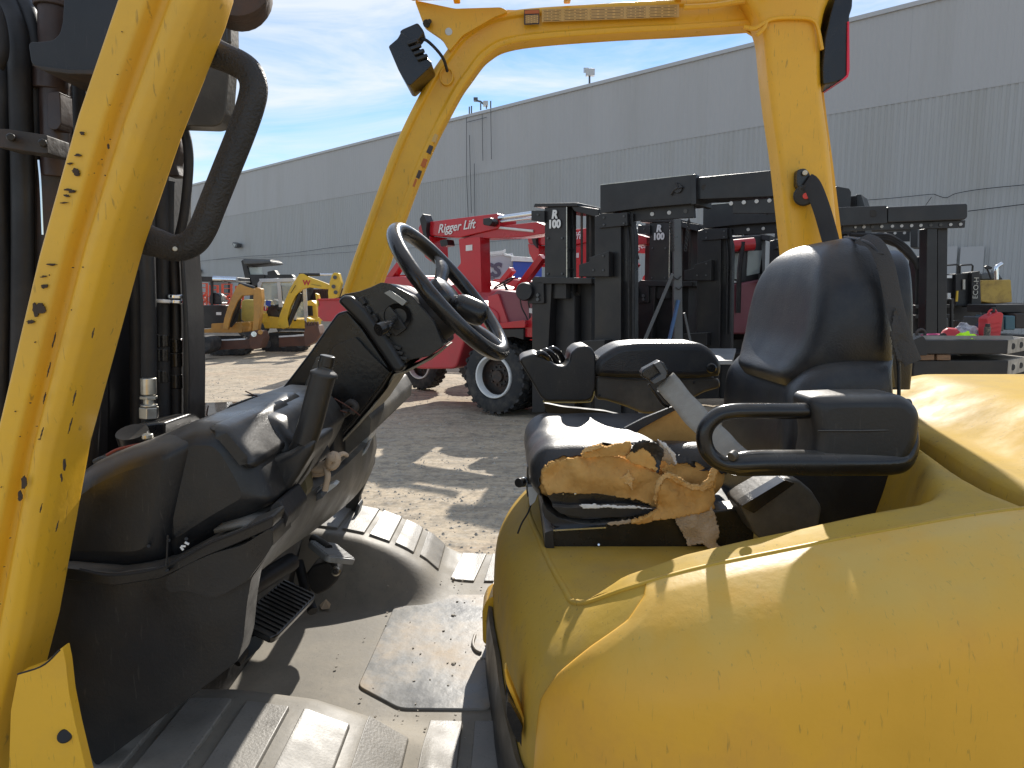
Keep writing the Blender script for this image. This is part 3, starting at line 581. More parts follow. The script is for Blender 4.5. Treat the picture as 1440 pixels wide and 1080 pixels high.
for i, (a, b, v0, v1, mm) in enumerate(((1396, 1412, 446, 466, 'DKG'), (1414, 1428, 444, 464, 'BLU'), (1428, 1450, 441, 462, 'STLR'), (1380, 1395, 452, 466, 'STLR'), (1400, 1450, 428, 440, 'STL'))):
    pl('crate', [(a, v0), (b, v0), (b, v1), (a, v1)], 12+i*.1, 12.8+i*.1, {'DKG': DKG, 'BLU': mat('teal_crate', (.05, .12, .15)), 'STLR': STLR, 'STL': STL}[mm], bx, bevel=.02)
# black slabs stacked, with clutter on top
slab_top = None
SLY = 7.6
def slab(name, vtop, vbot, lab, y0):
    t = thing(name, lab, 'steel slab', tuple(P(1400, vbot, y0)), 'black steel slabs stacked behind the hood')
    zt = P(1400, vtop, y0).z; zb = P(1400, vbot, y0).z
    xl = P(1286, vtop, y0).x; xr = P(1436, vtop, y0).x
    xr2 = P(1418, vtop, y0).x
    extr('slab', [(xl, y0, zb), (xr2, y0, zb), (xr2, y0, zt), (xl, y0, zt)], (.0, 1.5, 0), STL, t, bevel=.01)
    e = extr('end_plate', [(xr2+.002, y0, zb), (xr2+.55, y0+.5, zb), (xr2+.55, y0+.5, zt), (xr2+.002, y0, zt)], (.02, 1.0, 0), GRV, t, bevel=.006)
    for q in (.25, .7):
        c = Vector((xr2+.55*q, y0+.5*q, (zt+zb)/2)); cyl('lifting_slot', c+Vector((.0, -.004, 0)), c+Vector((.004, -.012, 0)), .035, RUB, t, seg=12)
    return zt, xl, xr2
zt, xl, xr = slab('steel_slab', 478, 498, 'upper black steel slab carrying the clutter behind the yellow hood', SLY)
slab('steel_slab', 507, 529, 'lower black steel slab under the wooden spacer', SLY+.05)
PLT = mat('worn_slab_top', (.22, .22, .215), rough=.5, var=.25, vs=6, dirt=(.1, .1, .1), da=.5, ds=4)
for (a, b) in ((1291, 1314), (1318, 1337)):
    tag(pl('wood_spacer', [(a, 498.6), (b, 498.6), (b, 506.4), (a, 506.4)], SLY+.02, SLY+.9, WOOD, bevel=.004), 'wooden spacer block between the black slabs, %s' % ('left one' if a < 1300 else 'right one'), 'wood block', 'wood spacers between the slabs')
tag(pl('shim_plate', [(1288, 472), (1424, 472), (1426, 477.3), (1287, 477.3)], SLY+.01, SLY+.012, PLT, bevel=0), 'thin worn edge strip on the upper slab', 'plate')
def onslab(u, dy): p = P(u, 470, SLY+dy); p.z = zt; return p
# jerry can
jc = thing('jerry_can', 'red plastic jerry can standing on the black slab at right', 'fuel can', tuple(onslab(1397, .5)))
b0 = onslab(1397, .5)
bd = extr('body', [b0+Vector((x, 0, z)) for x, z in rnd2([(-.07, .005), (.085, .005), (.10, .27), (.06, .29), (-.02, .26), (-.085, .22)], .02)], (.0, .16, 0), LENSR, jc, bevel=.012); bd.data.materials[0] = mat('red_plastic', (.55, .035, .04), rough=.4)
tube('handle', [b0+Vector((x, .08, z)) for x, z in ((-.03, .25), (-.01, .30), (.04, .315), (.07, .28))], .012, MATS['red_plastic'], jc, n=10); cyl('cap', b0+Vector((.03, .08, .28)), b0+Vector((.03, .08, .34)), .02, BLK, jc, seg=12)
for q in (.05, .10, .15): bar('rib', b0+Vector((-.05, -.004, q)), b0+Vector((.07, -.004, q+.02)), .008, .008, MATS['red_plastic'], jc)
cn = onslab(1388, .2); sc_ = thing('spray_can', 'dark spray can standing left of the red jerry can', 'spray can', tuple(cn))
cyl('body', cn+Vector((0, 0, .002)), cn+Vector((0, 0, .13)), .032, mat('can_print', (.06, .05, .05), rough=.3, dirt=(.4, .3, .2), da=.8, ds=40), sc_, seg=18); cyl('cap', cn+Vector((0, 0, .131)), cn+Vector((0, 0, .165)), .024, BLK, sc_, seg=16); cyl('base', cn+Vector((.035, .03, .0)), cn+Vector((.035, .03, .03)), .04, BLK, sc_, seg=16)
def crumple(name, c, rx, ry, rz, m, lab, cat, seed, group=None):
    rows = []; 
    for i in range(15):
        th = math.pi/2*i/14; row = []
        for k in range(30):
            a = 2*math.pi*k/30; d = Vector((math.cos(a)*math.sin(th), math.sin(a)*math.sin(th), math.cos(th)))
            nn = 1+.40*noise.noise(d*2.4+Vector((seed, 0, 0)))+.22*noise.noise(d*6+Vector((seed, 3, 0)))
            row.append(Vector(c)+Vector((d.x*rx*nn, d.y*ry*nn, max(.0, d.z*rz*nn)+.002)))
        rows.append(row)
    o = grid(name, rows, m, None, closed=True, sub=1); tag(o, lab, cat, group); return o
crumple('safety_shirt', onslab(1357, .12), .105, .10, .07, HIVIS, 'crumpled neon yellow safety shirt on the black slab', 'shirt', 1)
PNK = mat('pink_fabric', (.55, .05, .16), rough=.8); WHF = mat('white_fabric', (.5, .5, .52), rough=.85, dirt=(.05, .05, .08), da=.95, ds=14); BLF = mat('dark_fabric', (.03, .03, .05), rough=.9)
crumple('pink_cloth', onslab(1313, .55), .13, .12, .035, PNK, 'flat pink cloth on the left of the slab', 'cloth', 5)
crumple('glove', onslab(1371, .35), .05, .05, .04, PNK, 'small pink glove behind the neon shirt', 'glove', 9)
crumple('jacket', onslab(1357, .75), .16, .12, .14, WHF, 'black and white jacket heaped behind the neon shirt', 'jacket', 12)
crumple('dark_bag', onslab(1378, .9), .12, .1, .15, BLF, 'dark bag behind the jerry can', 'bag', 15)
hh = onslab(1337, .7); lathe('hard_hat', [(0, .1), (.05, .095), (.09, .06), (.105, .02), (.125, .005), (.12, .0)], hh, (0, -.15, 1), MATS['red_plastic'], None, seg=24); tag(bpy.data.objects['hard_hat'], 'red hard hat among the clothes on the slab', 'hard hat')
w0 = onslab(1295, .1); sw = thing('shackle_pin', 'black shackle and long pin lying on the slab near the seat', 'shackle', tuple(w0))
tube('shackle', [w0+Vector((.045*math.cos(a), 0, .06+.045*math.sin(a))) for a in [k*math.pi/8 for k in range(16)]], .016, STLR, sw, closed=True, seg=8)
bar('pin', w0+Vector((.05, 0, .035)), w0+Vector((.26, .02, .035)), .025, .02, STLR, sw); cyl('pin_head', w0+Vector((.25, 0, .035)), w0+Vector((.25, .03, .035)), .035, STLR, sw, seg=8)
pl('lug', [(1284, 478), (1298, 472), (1304, 480), (1304, 500), (1284, 500)], SLY-.06, SLY-.01, STL, sw, r=2, bevel=.008)
tag(extr('low_table', [PZ(u, v, zt-.32) for u, v in ((960, 490), (1035, 490), (1030, 507), (980, 507))], (0, 0, -.05), PLT, None, bevel=.005), 'pale flat plate seen behind the armrest left of the backrest', 'plate')

# running gear and supports standing on the yard
def onyard(root, x, y, r, w=.3, name='wheel'):
    lathe(name, [(0, -.02), (r*.45, -.02), (r*.5, .03), (r*.8, -.03), (r, .02), (r, w-.02), (r*.8, w), (0, w)], (x, y, r-.02), (0, 1, 0), TYR, root, seg=24)
for root, u, y0, u2 in ((yf, 1296, 11.35, 1360), (yf2, 1335, 13.8, 1378), (dz, 1388, 17.2, 1440), (fc, 1040, 15.2, 1100)):
    for q in (u, u2):
        for dy in (0, 1.1): onyard(root, P(q, 480, y0).x, y0+dy, .42)
    a_ = P(u, 470, y0); b_ = P(u2, 470, y0); box('chassis', ((a_.x+b_.x)/2, y0+.7, .72), (b_.x-a_.x+.6, .9, .62), STL, root, bevel=.03)
for k in range(3):
    t = thing('timber_trestle', ('left wooden trestle holding up the black slabs', 'middle wooden trestle holding up the black slabs', 'right wooden trestle holding up the black slabs')[k], 'trestle', (4.5+k*.55, 8.2, 0), 'trestles under the slabs')
    zb = P(1400, 529, SLY+.05).z; xk = 4.5+k*.45
    box('beam', (xk, 8.3, zb-.08), (.14, 1.2, .15), WOOD, t)
    for dy in (-.45, .45):
        bar('leg', (xk-.18, 8.3+dy, .0), (xk, 8.3+dy, zb-.12), .09, .06, WOOD, t); bar('leg', (xk+.18, 8.3+dy, .0), (xk, 8.3+dy, zb-.12), .09, .06, WOOD, t)
box('skid_base', (P(1425, 466, 12.4).x, 12.6, .55), (1.1, 1.2, 1.1), STL, bx, bevel=.02)
# ================================================================== far machines on the left
def track(name, u0, u1, v0, v1, y, w, mt, parent, n=26):
    a = P(u0, v1, y); b = P(u1, v1, y); h = (P(u0, v0, y).z)/1.0; z0 = 0.0; h = max(.3, h-z0); r = h/2; x0 = a.x+r; x1 = b.x-r
    pts = []
    L_ = x1-x0; per = 2*L_+2*math.pi*r
    out = [(x0, r-r, 0)]
    prof = [(x0 - r*math.sin(t), r+r*math.cos(t)) for t in [k*math.pi/8 for k in range(9)]] + [(x1+r*math.sin(t), r-r*math.cos(t)) for t in [k*math.pi/8 for k in range(9)]]
    t = extr(name, [(x, y, z0+z) for x, z in prof], (0, w, 0), mt, parent, bevel=.01)
    parts = []
    for k in range(n):
        s = per*k/n
        if s < L_: x, z, ang = x0+s, 2*r, 0
        elif s < L_+math.pi*r: q = (s-L_)/r; x, z, ang = x1+r*math.sin(q), r+r*math.cos(q), q
        elif s < 2*L_+math.pi*r: x, z, ang = x1-(s-L_-math.pi*r), 0, 0
        else: q = (s-2*L_-math.pi*r)/r; x, z, ang = x0-r*math.sin(q), r-r*math.cos(q), q
        parts.append(boxdata((x, y+w/2, z0+z), (.09, w+.02, .05), Matrix.Rotation(ang, 3, 'Y')))
    joined('track_shoes', parts, mt, t)
    for q in range(3): cyl('track_roller', (x0+(x1-x0)*q/2, y-.02, z0+r), (x0+(x1-x0)*q/2, y-.001, z0+r), r*.6, DKG, t, seg=14)
    return t
YE = 26.0
ex = thing('mini_excavator', 'bright yellow mini excavator with white cab and arched boom, left of the steering column', 'excavator', tuple(PZ(400, 489, 0)))
track('track', 366, 432, 474, 490, YE, .4, TYR, ex); track('track', 366, 432, 474, 490, YE+1.3, .4, TYR, ex)
pl('undercarriage', [(378, 468), (425, 468), (425, 478), (378, 478)], YE+.1, YE+1.6, STL, ex)
pl('blade', [(392, 474), (428, 472), (429, 486), (392, 488)], YE-1.3, YE-1.15, RST, ex, bevel=.01); pl('blade_edge', [(392, 472.5), (428, 470.5), (428, 472.5), (392, 474.5)], YE-1.32, YE-1.16, WHT, ex, bevel=0)
pl('counterweight', [(339, 424), (343, 421), (368, 422), (368, 453), (345, 453), (339, 450)], YE-.1, YE+1.4, mat('faded_excavator_yellow', (.62, .50, .12), rough=.5, dirt=(.3, .25, .12), da=.4), ex, r=2, bevel=.05)
pl('counterweight', [(430, 424), (438, 422), (444, 428), (446, 452), (430, 452)], YE+.3, YE+1.4, EXY, ex, r=2, bevel=.05)
pl('engine_grille', [(432, 430), (439, 430), (440, 444), (433, 444)], YE+.26, YE+.29, STL, ex, bevel=0)
pl('turntable_deck', [(366, 444), (430, 450), (440, 462), (372, 462)], YE, YE+1.5, EXY, ex, bevel=.03)
cab = pl('cab', [(362, 398), (366, 393), (390, 391), (392, 396), (369, 397), (367, 402), (367, 456), (362, 456)], YE, YE+1.15, GRYP, ex, bevel=.02)
pl('cab_roof', [(364, 392), (412, 391), (414, 396), (366, 397)], YE-.02, YE+1.2, GRYP, cab, r=1, bevel=.03)
for a, b, c, d in ((391, 395, 395, 432), (412, 415, 414, 452), (427, 431, 425, 455)): pl('cab_pillar', [(a-2, 394), (b-1, 394), (b+2, d), (a+1, d)], YE, YE+.08, GRYP, cab, bevel=.01)
pl('door_glass', [(369, 398), (389, 397), (392, 428), (370, 430)], YE+.04, YE+.06, GLS, cab, bevel=0)
pl('rear_glass', [(396, 398), (411, 397), (415, 432), (400, 440)], YE+.04, YE+.06, GLS, cab, bevel=0)
pl('front_glass', [(416, 425), (428, 424), (430, 446), (412, 449)], YE+.06, YE+.08, GLS, cab, bevel=0)
pl('seat', [(374, 438), (378, 428), (388, 430), (393, 444), (396, 456), (380, 457)], YE+.3, YE+.8, VIN, ex, r=3, bevel=.04)
pl('dashboard', [(382, 420), (398, 426), (402, 436), (390, 436)], YE+.2, YE+.8, STL, ex, r=2, bevel=.03)
pl('door_panel', [(367, 440), (376, 441), (377, 454), (367, 454)], YE-.03, YE-.005, EXY, ex, bevel=.01)
cyl('work_lamp', P(373, 434, YE-.1), P(373, 434, YE-.05), .09, RED, ex); pl('manual_pouch', [(374, 422), (381, 423), (380, 431), (373, 430)], YE-.08, YE-.05, BLUE, ex, bevel=0); pl('paper', [(370, 425), (375, 430), (373, 438), (368, 436)], YE-.1, YE-.09, WHT, ex, bevel=0)
boom = pl('boom', [(390, 457), (393, 443), (400, 424), (408, 405), (416, 392), (421, 385), (427, 385), (433, 389), (450, 395), (463, 400), (463, 407), (450, 406), (434, 404), (424, 407), (415, 417), (408, 432), (404, 448), (406, 460), (398, 463)], YE-.9, YE-.68, EXY, ex, r=1.5, bevel=.02)
text('boom_lettering', 'W', P(431, 398, YE-.915), (1, 0, -.05), (0, 0, 1), .24, mat('lettering_red', (.5, .03, .03)), boom, bold=.008, ext=.003)
bar('printed_line', P(438, 399.5, YE-.905), P(452, 402.5, YE-.905), .05, .008, STL, boom, bevel=0)
bar('printed_line', P(409, 412, YE-.905), P(416, 401, YE-.905), .06, .008, STL, boom, bevel=0)
pl('stick', [(462, 405), (463, 398), (467, 386), (470, 383), (476, 384), (480, 398), (478, 405), (474, 418), (462, 421), (461, 412)], YE-.95, YE-.63, EXY, ex, r=1.5, bevel=.02)
for u, v in ((471, 390), (469, 403), (472, 411)): cyl('pivot_pin', P(u, v, YE-1.0), P(u, v, YE-.95), .07, DKG, ex, seg=10)
cyl('boom_cylinder', P(421, 386, YE-.8), P(450, 386, YE-.8), .06, STL, ex, seg=10); cyl('cylinder_rod', P(450, 386, YE-.8), P(468, 386, YE-.8), .035, CHR, ex, seg=8)
cyl('boom_cylinder', P(404, 460, YE-.8), P(422, 412, YE-.8), .07, STL, ex, seg=10)
for q in range(3): ptube('hose', [(404+q*2, 456, YE-.5), (412+q*2, 438, YE-.5), (420+q*2, 420, YE-.5), (425, 404, YE-.55)], .03, RUB, ex, seg=5, n=10)
pl('stick_lower', [(431, 446), (437, 449), (443, 449), (448, 446), (447, 462), (431, 462)], YE-1.5, YE-1.1, EXY, ex, bevel=.02)
for q in range(4): pl('bucket_ear', [(431+q*4, 450+q % 2), (434.2+q*4, 450+q % 2), (434.2+q*4, 458), (431+q*4, 458)], YE-1.6, YE-1.52, EXY, ex, bevel=.005)
bk = pl('bucket', [(429, 459), (447, 457), (450, 470), (444, 480), (429, 488), (427, 472)], YE-1.8, YE-1.1, RST, ex, r=2, bevel=.03)
for q in range(5): pl('bucket_tooth', [(429+q*4, 452.5), (431+q*4, 452.5), (432.4+q*4, 460), (428.2+q*4, 460)], YE-1.75, YE-1.65, RST, bk, bevel=.005)

eo = thing('mini_excavator', 'ochre mini excavator with open canopy and folded arm at the far left', 'excavator', tuple(PZ(325, 492, 0)))
track('track', 286, 352, 474, 491, YE-1.5, .4, TYR, eo); track('track', 286, 352, 474, 491, YE-.4, .4, TYR, eo)
pl('blade', [(292, 480), (352, 477), (352, 490), (292, 493)], YE-2.3, YE-2.15, RST, eo, bevel=.01); pl('blade_edge', [(300, 478.2), (345, 476), (345, 477.6), (300, 479.8)], YE-2.32, YE-2.16, WHT, eo, bevel=0)
pl('engine_body', [(278, 432), (282, 429), (318, 429), (320, 460), (279, 462)], YE-1.6, YE-.3, STL, eo, r=2, bevel=.04)
pl('sticker', [(304, 439), (311, 439), (311, 443), (304, 443)], YE-1.63, YE-1.61, WHT, eo, bevel=0)
pl('turntable_deck', [(297, 455), (340, 453), (340, 468), (283, 468), (280, 464), (297, 462)], YE-1.7, YE-.3, EXO, eo, r=2, bevel=.03)
pl('seat', [(294, 416), (298, 411), (307, 413), (313, 428), (294, 428)], YE-1.4, YE-.9, VIN, eo, r=4, bevel=.04)
for u in (279, 297): pl('canopy_post', [(u-1.4, 392), (u+2, 392), (u+2.4, 455), (u-1, 455)], YE-1.5, YE-1.42, STL, eo, bevel=.01)
pl('canopy', [(277, 390), (281, 388.5), (333, 390), (334, 396), (279, 396)], YE-1.6, YE-.4, STL, eo, r=1, bevel=.04)
cyl('canopy_roll', P(300, 391.5, YE-1.65), P(333, 393, YE-1.65), .09, CHR, eo, seg=12)
pl('boom', [(313, 462), (315, 448), (320, 432), (327, 414), (333, 402), (337, 399), (346, 403), (360, 407), (367, 409), (366, 414), (352, 415), (340, 416), (334, 424), (327, 440), (322, 455), (320, 464)], YE-2.2, YE-2.0, EXO, eo, r=1.5, bevel=.02)
pl('stick', [(357, 409), (360, 404), (367, 406), (368, 420), (365, 448), (362, 466), (355, 466), (357, 440), (356, 418)], YE-2.25, YE-1.95, EXO, eo, r=1.5, bevel=.02)
cyl('arm_cylinder', P(336, 399, YE-2.1), P(358, 405, YE-2.1), .06, STL, eo, seg=10); cyl('boom_cylinder', P(320, 460, YE-2.05), P(337, 420, YE-2.05), .08, STL, eo, seg=10)
for q in range(3): ptube('hose', [(321+q*2, 460, YE-1.9), (329+q*2, 448, YE-1.85), (338, 425, YE-1.9)], .03, RUB, eo, seg=5, n=10)
bk = pl('bucket', [(351, 470), (358, 464), (368, 466), (371, 476), (366, 490), (354, 492), (350, 484)], YE-2.6, YE-2.0, RST, eo, r=2, bevel=.03)
cyl('bucket_pin', P(357, 470, YE-2.65), P(357, 470, YE-2.6), .09, CHR, bk, seg=10); cyl('bucket_pin', P(366, 467, YE-2.65), P(366, 467, YE-2.6), .08, EXO, bk, seg=10)

rb = thing('red_backhoe', 'orange red backhoe arm standing behind the mast at far left', 'excavator', tuple(PZ(272, 497, 0)))
pl('arm', [(266, 396), (272, 392), (276, 398), (276, 425), (279, 455), (276, 472), (268, 472), (265, 440), (264, 410)], 23.2, 23.45, ORG, rb, r=2, bevel=.03)
cyl('arm_cylinder', P(263, 400, 23.1), P(266, 460, 23.1), .07, STL, rb, seg=10); ptube('hose', [(276, 400, 23.1), (279, 420, 23.1), (278, 450, 23.1)], .03, RUB, rb, seg=5, n=10)
pl('bucket', [(262, 474), (285, 472), (297, 478), (296, 492), (285, 499), (266, 500), (260, 490)], 22.6, 23.5, TYR, rb, r=4, bevel=.06)
cyl('arm_pin', P(272, 399, 23.15), P(272, 399, 23.2), .08, STL, rb, seg=10); cyl('arm_pin', P(275, 468, 23.15), P(275, 468, 23.2), .08, CHR, rb, seg=10)

ld = thing('cab_loader', 'tall black cab machine standing behind the two excavators', 'loader', tuple(PZ(362, 470, 0)))
pl('cab_frame', [(339, 367), (343, 364), (381, 365), (381, 371), (347, 374), (355, 400), (347, 402), (343, 385)], 33, 34.4, STL, ld, r=1, bevel=.04)
pl('cab_roof', [(341, 365), (380, 366), (382, 370), (343, 372)], 32.8, 34.5, DKG, ld, bevel=.04)
pl('cab_glass', [(350, 376), (368, 376), (370, 386), (352, 387)], 33.1, 33.15, GLS, ld, bevel=0); pl('cab_frame', [(350, 386), (372, 386), (372, 402), (350, 402)], 33.0, 34.4, STL, ld, bevel=.03)
pl('boom_arm', [(376, 382), (386, 380), (390, 386), (410, 386), (414, 391), (376, 392)], 33, 33.4, STL, ld, r=1, bevel=.03)
pl('body', [(350, 402), (420, 400), (420, 455), (350, 458)], 33.4, 36, STL, ld, bevel=.1)
for u in (352, 410): lathe('wheel', [(0, 0), (.3, 0), (.65, -.05), (.8, .1), (.8, .4), (0, .45)], Vector((P(u, 450, 33).x, 33, .8)), (0, 1, 0), TYR, ld, seg=20)
# scissor lifts and racks far behind
def lift(u, v0, v1, w, y, lab):
    t = thing('scissor_lift', lab, 'scissor lift', tuple(PZ(u, 462, 0)), 'orange red lifts parked along the warehouse')
    for a in (u-w/2, u+w/2-1.5): pl('post', [(a, v0), (a+2, v0), (a+2, v1), (a, v1)], y, y+.15, ORG, t, bevel=0)
    for v in (v0, v0+6, v0+13): pl('guard_rail', [(u-w/2, v), (u+w/2, v), (u+w/2, v+1.2), (u-w/2, v+1.2)], y-.05, y-.001, ORG, t, bevel=0)
    for k in range(3):
        va = v0+15+k*9; a = P(u-w/2, va, y); b = P(u+w/2, va+9, y); bar('scissor_arm', a, b, .12, .1, ORG, t); a = P(u-w/2, va+9, y+.2); b = P(u+w/2, va, y+.2); bar('scissor_arm', a, b, .12, .1, ORG, t)
    pl('chassis', [(u-w/2, v1-6), (u+w/2, v1-6), (u+w/2, v1+3), (u-w/2, v1+3)], y, y+1.6, STL, t, bevel=.03)
lift(284, 398, 440, 13, 38, 'leftmost orange red scissor lift seen behind the ochre excavator canopy'); lift(300, 401, 440, 12, 39, 'second orange red scissor lift behind the ochre excavator seat')
lift(318, 399, 440, 14, 38.5, 'third orange red scissor lift, left of the bent ochre arm'); lift(336, 402, 440, 11, 39.5, 'rightmost orange red scissor lift, behind the bent ochre arm')
lift(252, 398, 440, 12, 38.2, 'orange red scissor lift showing just beside the mast hoses')
ct = thing('rusty_container', 'rust red shipping container behind the yellow excavator arm', 'container', tuple(PZ(455, 455, 0)))
pl('box', [(424, 407), (505, 405), (505, 440), (424, 442)], 36, 38.4, RST, ct, bevel=.02)
for q in range(26): pl('corrugation', [(425+q*3, 408), (426.4+q*3, 408), (426.4+q*3, 440), (425+q*3, 440)], 35.93, 35.99, RST, ct, bevel=0)
rdx = thing('red_skip', 'bright red steel bin behind the dashboard, below the yellow front pillar', 'bin', tuple(PZ(470, 470, 0)))
pl('bin_wall', [(447, 421), (478, 420), (505, 421), (505, 452), (455, 452), (447, 445)], 18, 20, REDP, rdx, r=1, bevel=.03); pl('bin_rim', [(446, 420), (506, 418.8), (506, 421.4), (446, 422.4)], 17.95, 20.05, RED, rdx, bevel=.01)
pl('bin_arm', [(443, 412), (447, 414), (450, 430), (446, 432)], 18, 18.2, EXY, rdx, bevel=.01)
for (u, v) in ((590, 385), (552, 392)): pass
# trailer with printed sign
SGN = mat('grey_white_sign', (.50, .49, .52), rough=.5, var=.1, vs=.4, dirt=(.33, .31, .36), da=.5, ds=.8)
PRP = mat('sign_purple_print', (.11, .09, .13), rough=.5)
tr = thing('banner_trailer', 'white trailer with large grey lettering behind the red truck post', 'trailer', tuple(PZ(700, 460, 0)))
pl('side_wall', [(670, 362), (721, 356), (721, 440), (670, 440)], 24, 24.3, SGN, tr, bevel=.02)
pl('frame', [(672, 356), (706, 352.5), (711, 350), (711, 354), (706, 357), (672, 360)], 23.9, 24.0, WHT, tr, bevel=.01)
pl('frame', [(705, 352), (712, 357), (722, 359), (722, 361), (710, 360)], 23.9, 24.0, WHT, tr, bevel=.01)
text('banner_lettering', 'CS', P(688, 381, 23.97), (1, 0, .03), (0, 0, 1), .62, PRP, tr, bold=.03, ext=.004, shear=.2)
for k in range(3): box('printed_line', P(687, 391+k*3, 23.985), (.42-.06*k, .01, .035), PRP, tr, bevel=0)
bt = thing('blue_trailer', 'blue box trailer with white roof edge left of the black R 100 mast', 'trailer', tuple(PZ(740, 460, 0)))
pl('box', [(721.5, 366), (762, 369), (762, 430), (721.5, 430)], 23.5, 27, BLUE, bt, bevel=.03); pl('roof_edge', [(719, 360), (762, 363), (762, 369), (719, 367)], 23.4, 27.1, WHT, bt, r=1, bevel=.03)
pl('green_stripe', [(735, 393), (748, 380), (752, 380), (752, 388), (742, 396)], 23.45, 23.49, mat('teal_stripe', (.03, .25, .22)), bt, bevel=0)
pl('white_label', [(747, 374), (755, 374), (755, 380), (747, 380)], 23.45, 23.49, WHT, bt, bevel=0)
# ================================================================== the forklift in front
FK = thing('forklift', 'worn yellow and black forklift in the foreground, torn seat and open cab', 'forklift', (0, 1.6, 1.05))
YN, YF = .85, 2.35; FZ = 1.05
# ---------------- floor mat: height field with the two raised sills
def hx(x): return lerpt([(-3, .19), (-.62, .18), (-.50, .165), (-.43, .15), (-.37, .128), (-.317, .102), (-.26, .066), (-.215, .025), (-.17, .004), (-.12, 0), (3, 0)], x)
def hxn(x): return lerpt([(-3, .15), (-.50, .15), (-.36, .13), (-.27, .095), (-.2, .05), (-.15, .018), (-.1, 0), (3, 0)], x)
def fz(x, y):
    far = sstep(1.86, 2.02, y); near = 1-sstep(1.20, 1.36, y)
    return FZ + hx(x)*far + hxn(x)*near + .0015*noise.noise(Vector((x*7, y*7, 0)))
xs = np.arange(-1.0, .30, .014); ys = np.arange(.70, 2.301, .0145)
fm = grid('floor_mat', [[Vector((x, y, fz(x, y))) for x in xs] for y in ys], MAT_, FK)
mod = fm.modifiers.new('s', 'SOLIDIFY'); mod.thickness = .02; mod.offset = -1
box('floor_frame', (-.35, 1.5, FZ-.11), (1.3, 1.55, .14), STL, FK)
def drape(name, corners, h, mt, n=10, parent=None, rounding=0):
    """raised pad following the mat; corners = 4 (x,y)"""
    a, b, c, d = [Vector(p) for p in corners]; top = []
    N_ = n
    for i in range(N_+1):
        row = []
        for j in range(N_+1):
            s, t = i/N_, j/N_; p = (a*(1-s)+b*s)*(1-t)+(d*(1-s)+c*s)*t
            row.append(Vector((p.x, p.y, fz(p.x, p.y)+h)))
        top.append(row)
    vs = [v for r in top for v in r]; q = N_+1; fs = [(i*q+j, (i+1)*q+j, (i+1)*q+j+1, i*q+j+1) for i in range(N_) for j in range(N_)]
    ring = [(i, 0) for i in range(N_)]+[(N_, j) for j in range(N_)]+[(N_-i, N_) for i in range(N_)]+[(0, N_-j) for j in range(N_)]
    base = len(vs)
    for i, j in ring: p = top[i][j]; vs.append(Vector((p.x, p.y, fz(p.x, p.y)-.004)))
    m = len(ring)
    for k in range(m):
        i, j = ring[k]; i2, j2 = ring[(k+1) % m]; fs.append((i*q+j, i2*q+j2, base+(k+1) % m, base+k))
    return mesh(name, vs, fs, mt, parent or fm, bevel=.0025, seg=2)
def fp(u, v, z=FZ): p = PZ(u, v, z); return (p.x, p.y)
# pads on the far sill (six) and the three flat ones after it
for (x0, x1, y0) in ((-.60, -.52, 2.05), (-.505, -.44, 2.05), (-.425, -.365, 2.05), (-.35, -.295, 2.06), (-.278, -.222, 2.07)):
    drape('tread_pad', ((x0, y0), (x1, y0), (x1+.0, 2.29), (x0+.0, 2.29)), .007, PADM)
for (x0, x1) in ((-.165, -.085), (-.065, .0), (.02, .1)):
    drape('tread_pad', ((x0-.02, 2.06), (x1-.03, 2.06), (x1, 2.29), (x0+.0, 2.29)), .006, PADM)
# near sill pads
for k, (x0, x1) in enumerate(((-.66, -.585), (-.565, -.49), (-.465, -.39), (-.365, -.285), (-.262, -.19), (-.165, -.10), (-.075, -.02), (.0, .06))):
    y1 = 1.17 if k < 4 else (1.22 if k == 4 else 1.34)
    drape('tread_pad', ((x0, .71), (x1, .71), (x1, y1), (x0, y1)), .008, PADM, n=14)
# centre cover plate
a, b, c, d, e = fp(503, 967), fp(562, 999), fp(690, 1000), fp(712, 838), fp(562, 838)
oc = rnd2([a, b, c, d, e], .018)
pp = extr('cover_plate', [Vector((x, y, FZ-.003)) for x, y in oc], (0, 0, .008), PADC, fm, bevel=.003)
# dirt crumbs on the mat
rs = random.Random(5); parts = []
for i in range(80):
    x = rs.uniform(-.42, .0); y = rs.uniform(1.02, 2.1)
    if i % 2: x = rs.gauss(-.13, .06); y = rs.gauss(1.62, .17)
    s = rs.uniform(.0012, .0042)*(1.7 if i % 23 == 0 else 1); a = rs.random()*3
    parts.append(boxdata((x, y, fz(x, y)+.006), (s*1.4, s, s*.7), Matrix.Rotation(a, 3, 'Z')))
o = joined('dirt_crumbs', parts, GRV, FK, smooth=False); o['kind'] = 'stuff'

# ---------------- overhead guard
OG = extr('overhead_guard', [P(u, v, 2.31) for u, v in rnd2([(478, 425), (513, 323), (570, 180), (613, 97), (634, 68), (600, 35), (590, 12), (730, 14), (745, 12), (1040, -2), (1060, -20), (1176, -22), (1160, 30), (1157, 117), (1163, 167), (1172, 233), (1186, 350), (1190, 420), (1118, 420), (1108, 350), (1097, 213), (1083, 120), (1075, 72), (1066, 54), (1042, 39), (900, 44), (747, 50), (715, 60), (680, 83), (655, 112), (623, 163), (580, 257), (533, 394), (522, 425)], [0, 0, 6, 10, 8, 8, 3, 3, 8, 6, 0, 0, 20, 10, 10, 10, 0, 0, 0, 0, 10, 6, 8, 8, 8, 10, 25, 25, 25, 25, 20, 20, 8, 0], 5)], (0, .012, 0), YEL, FK, bevel=.004)
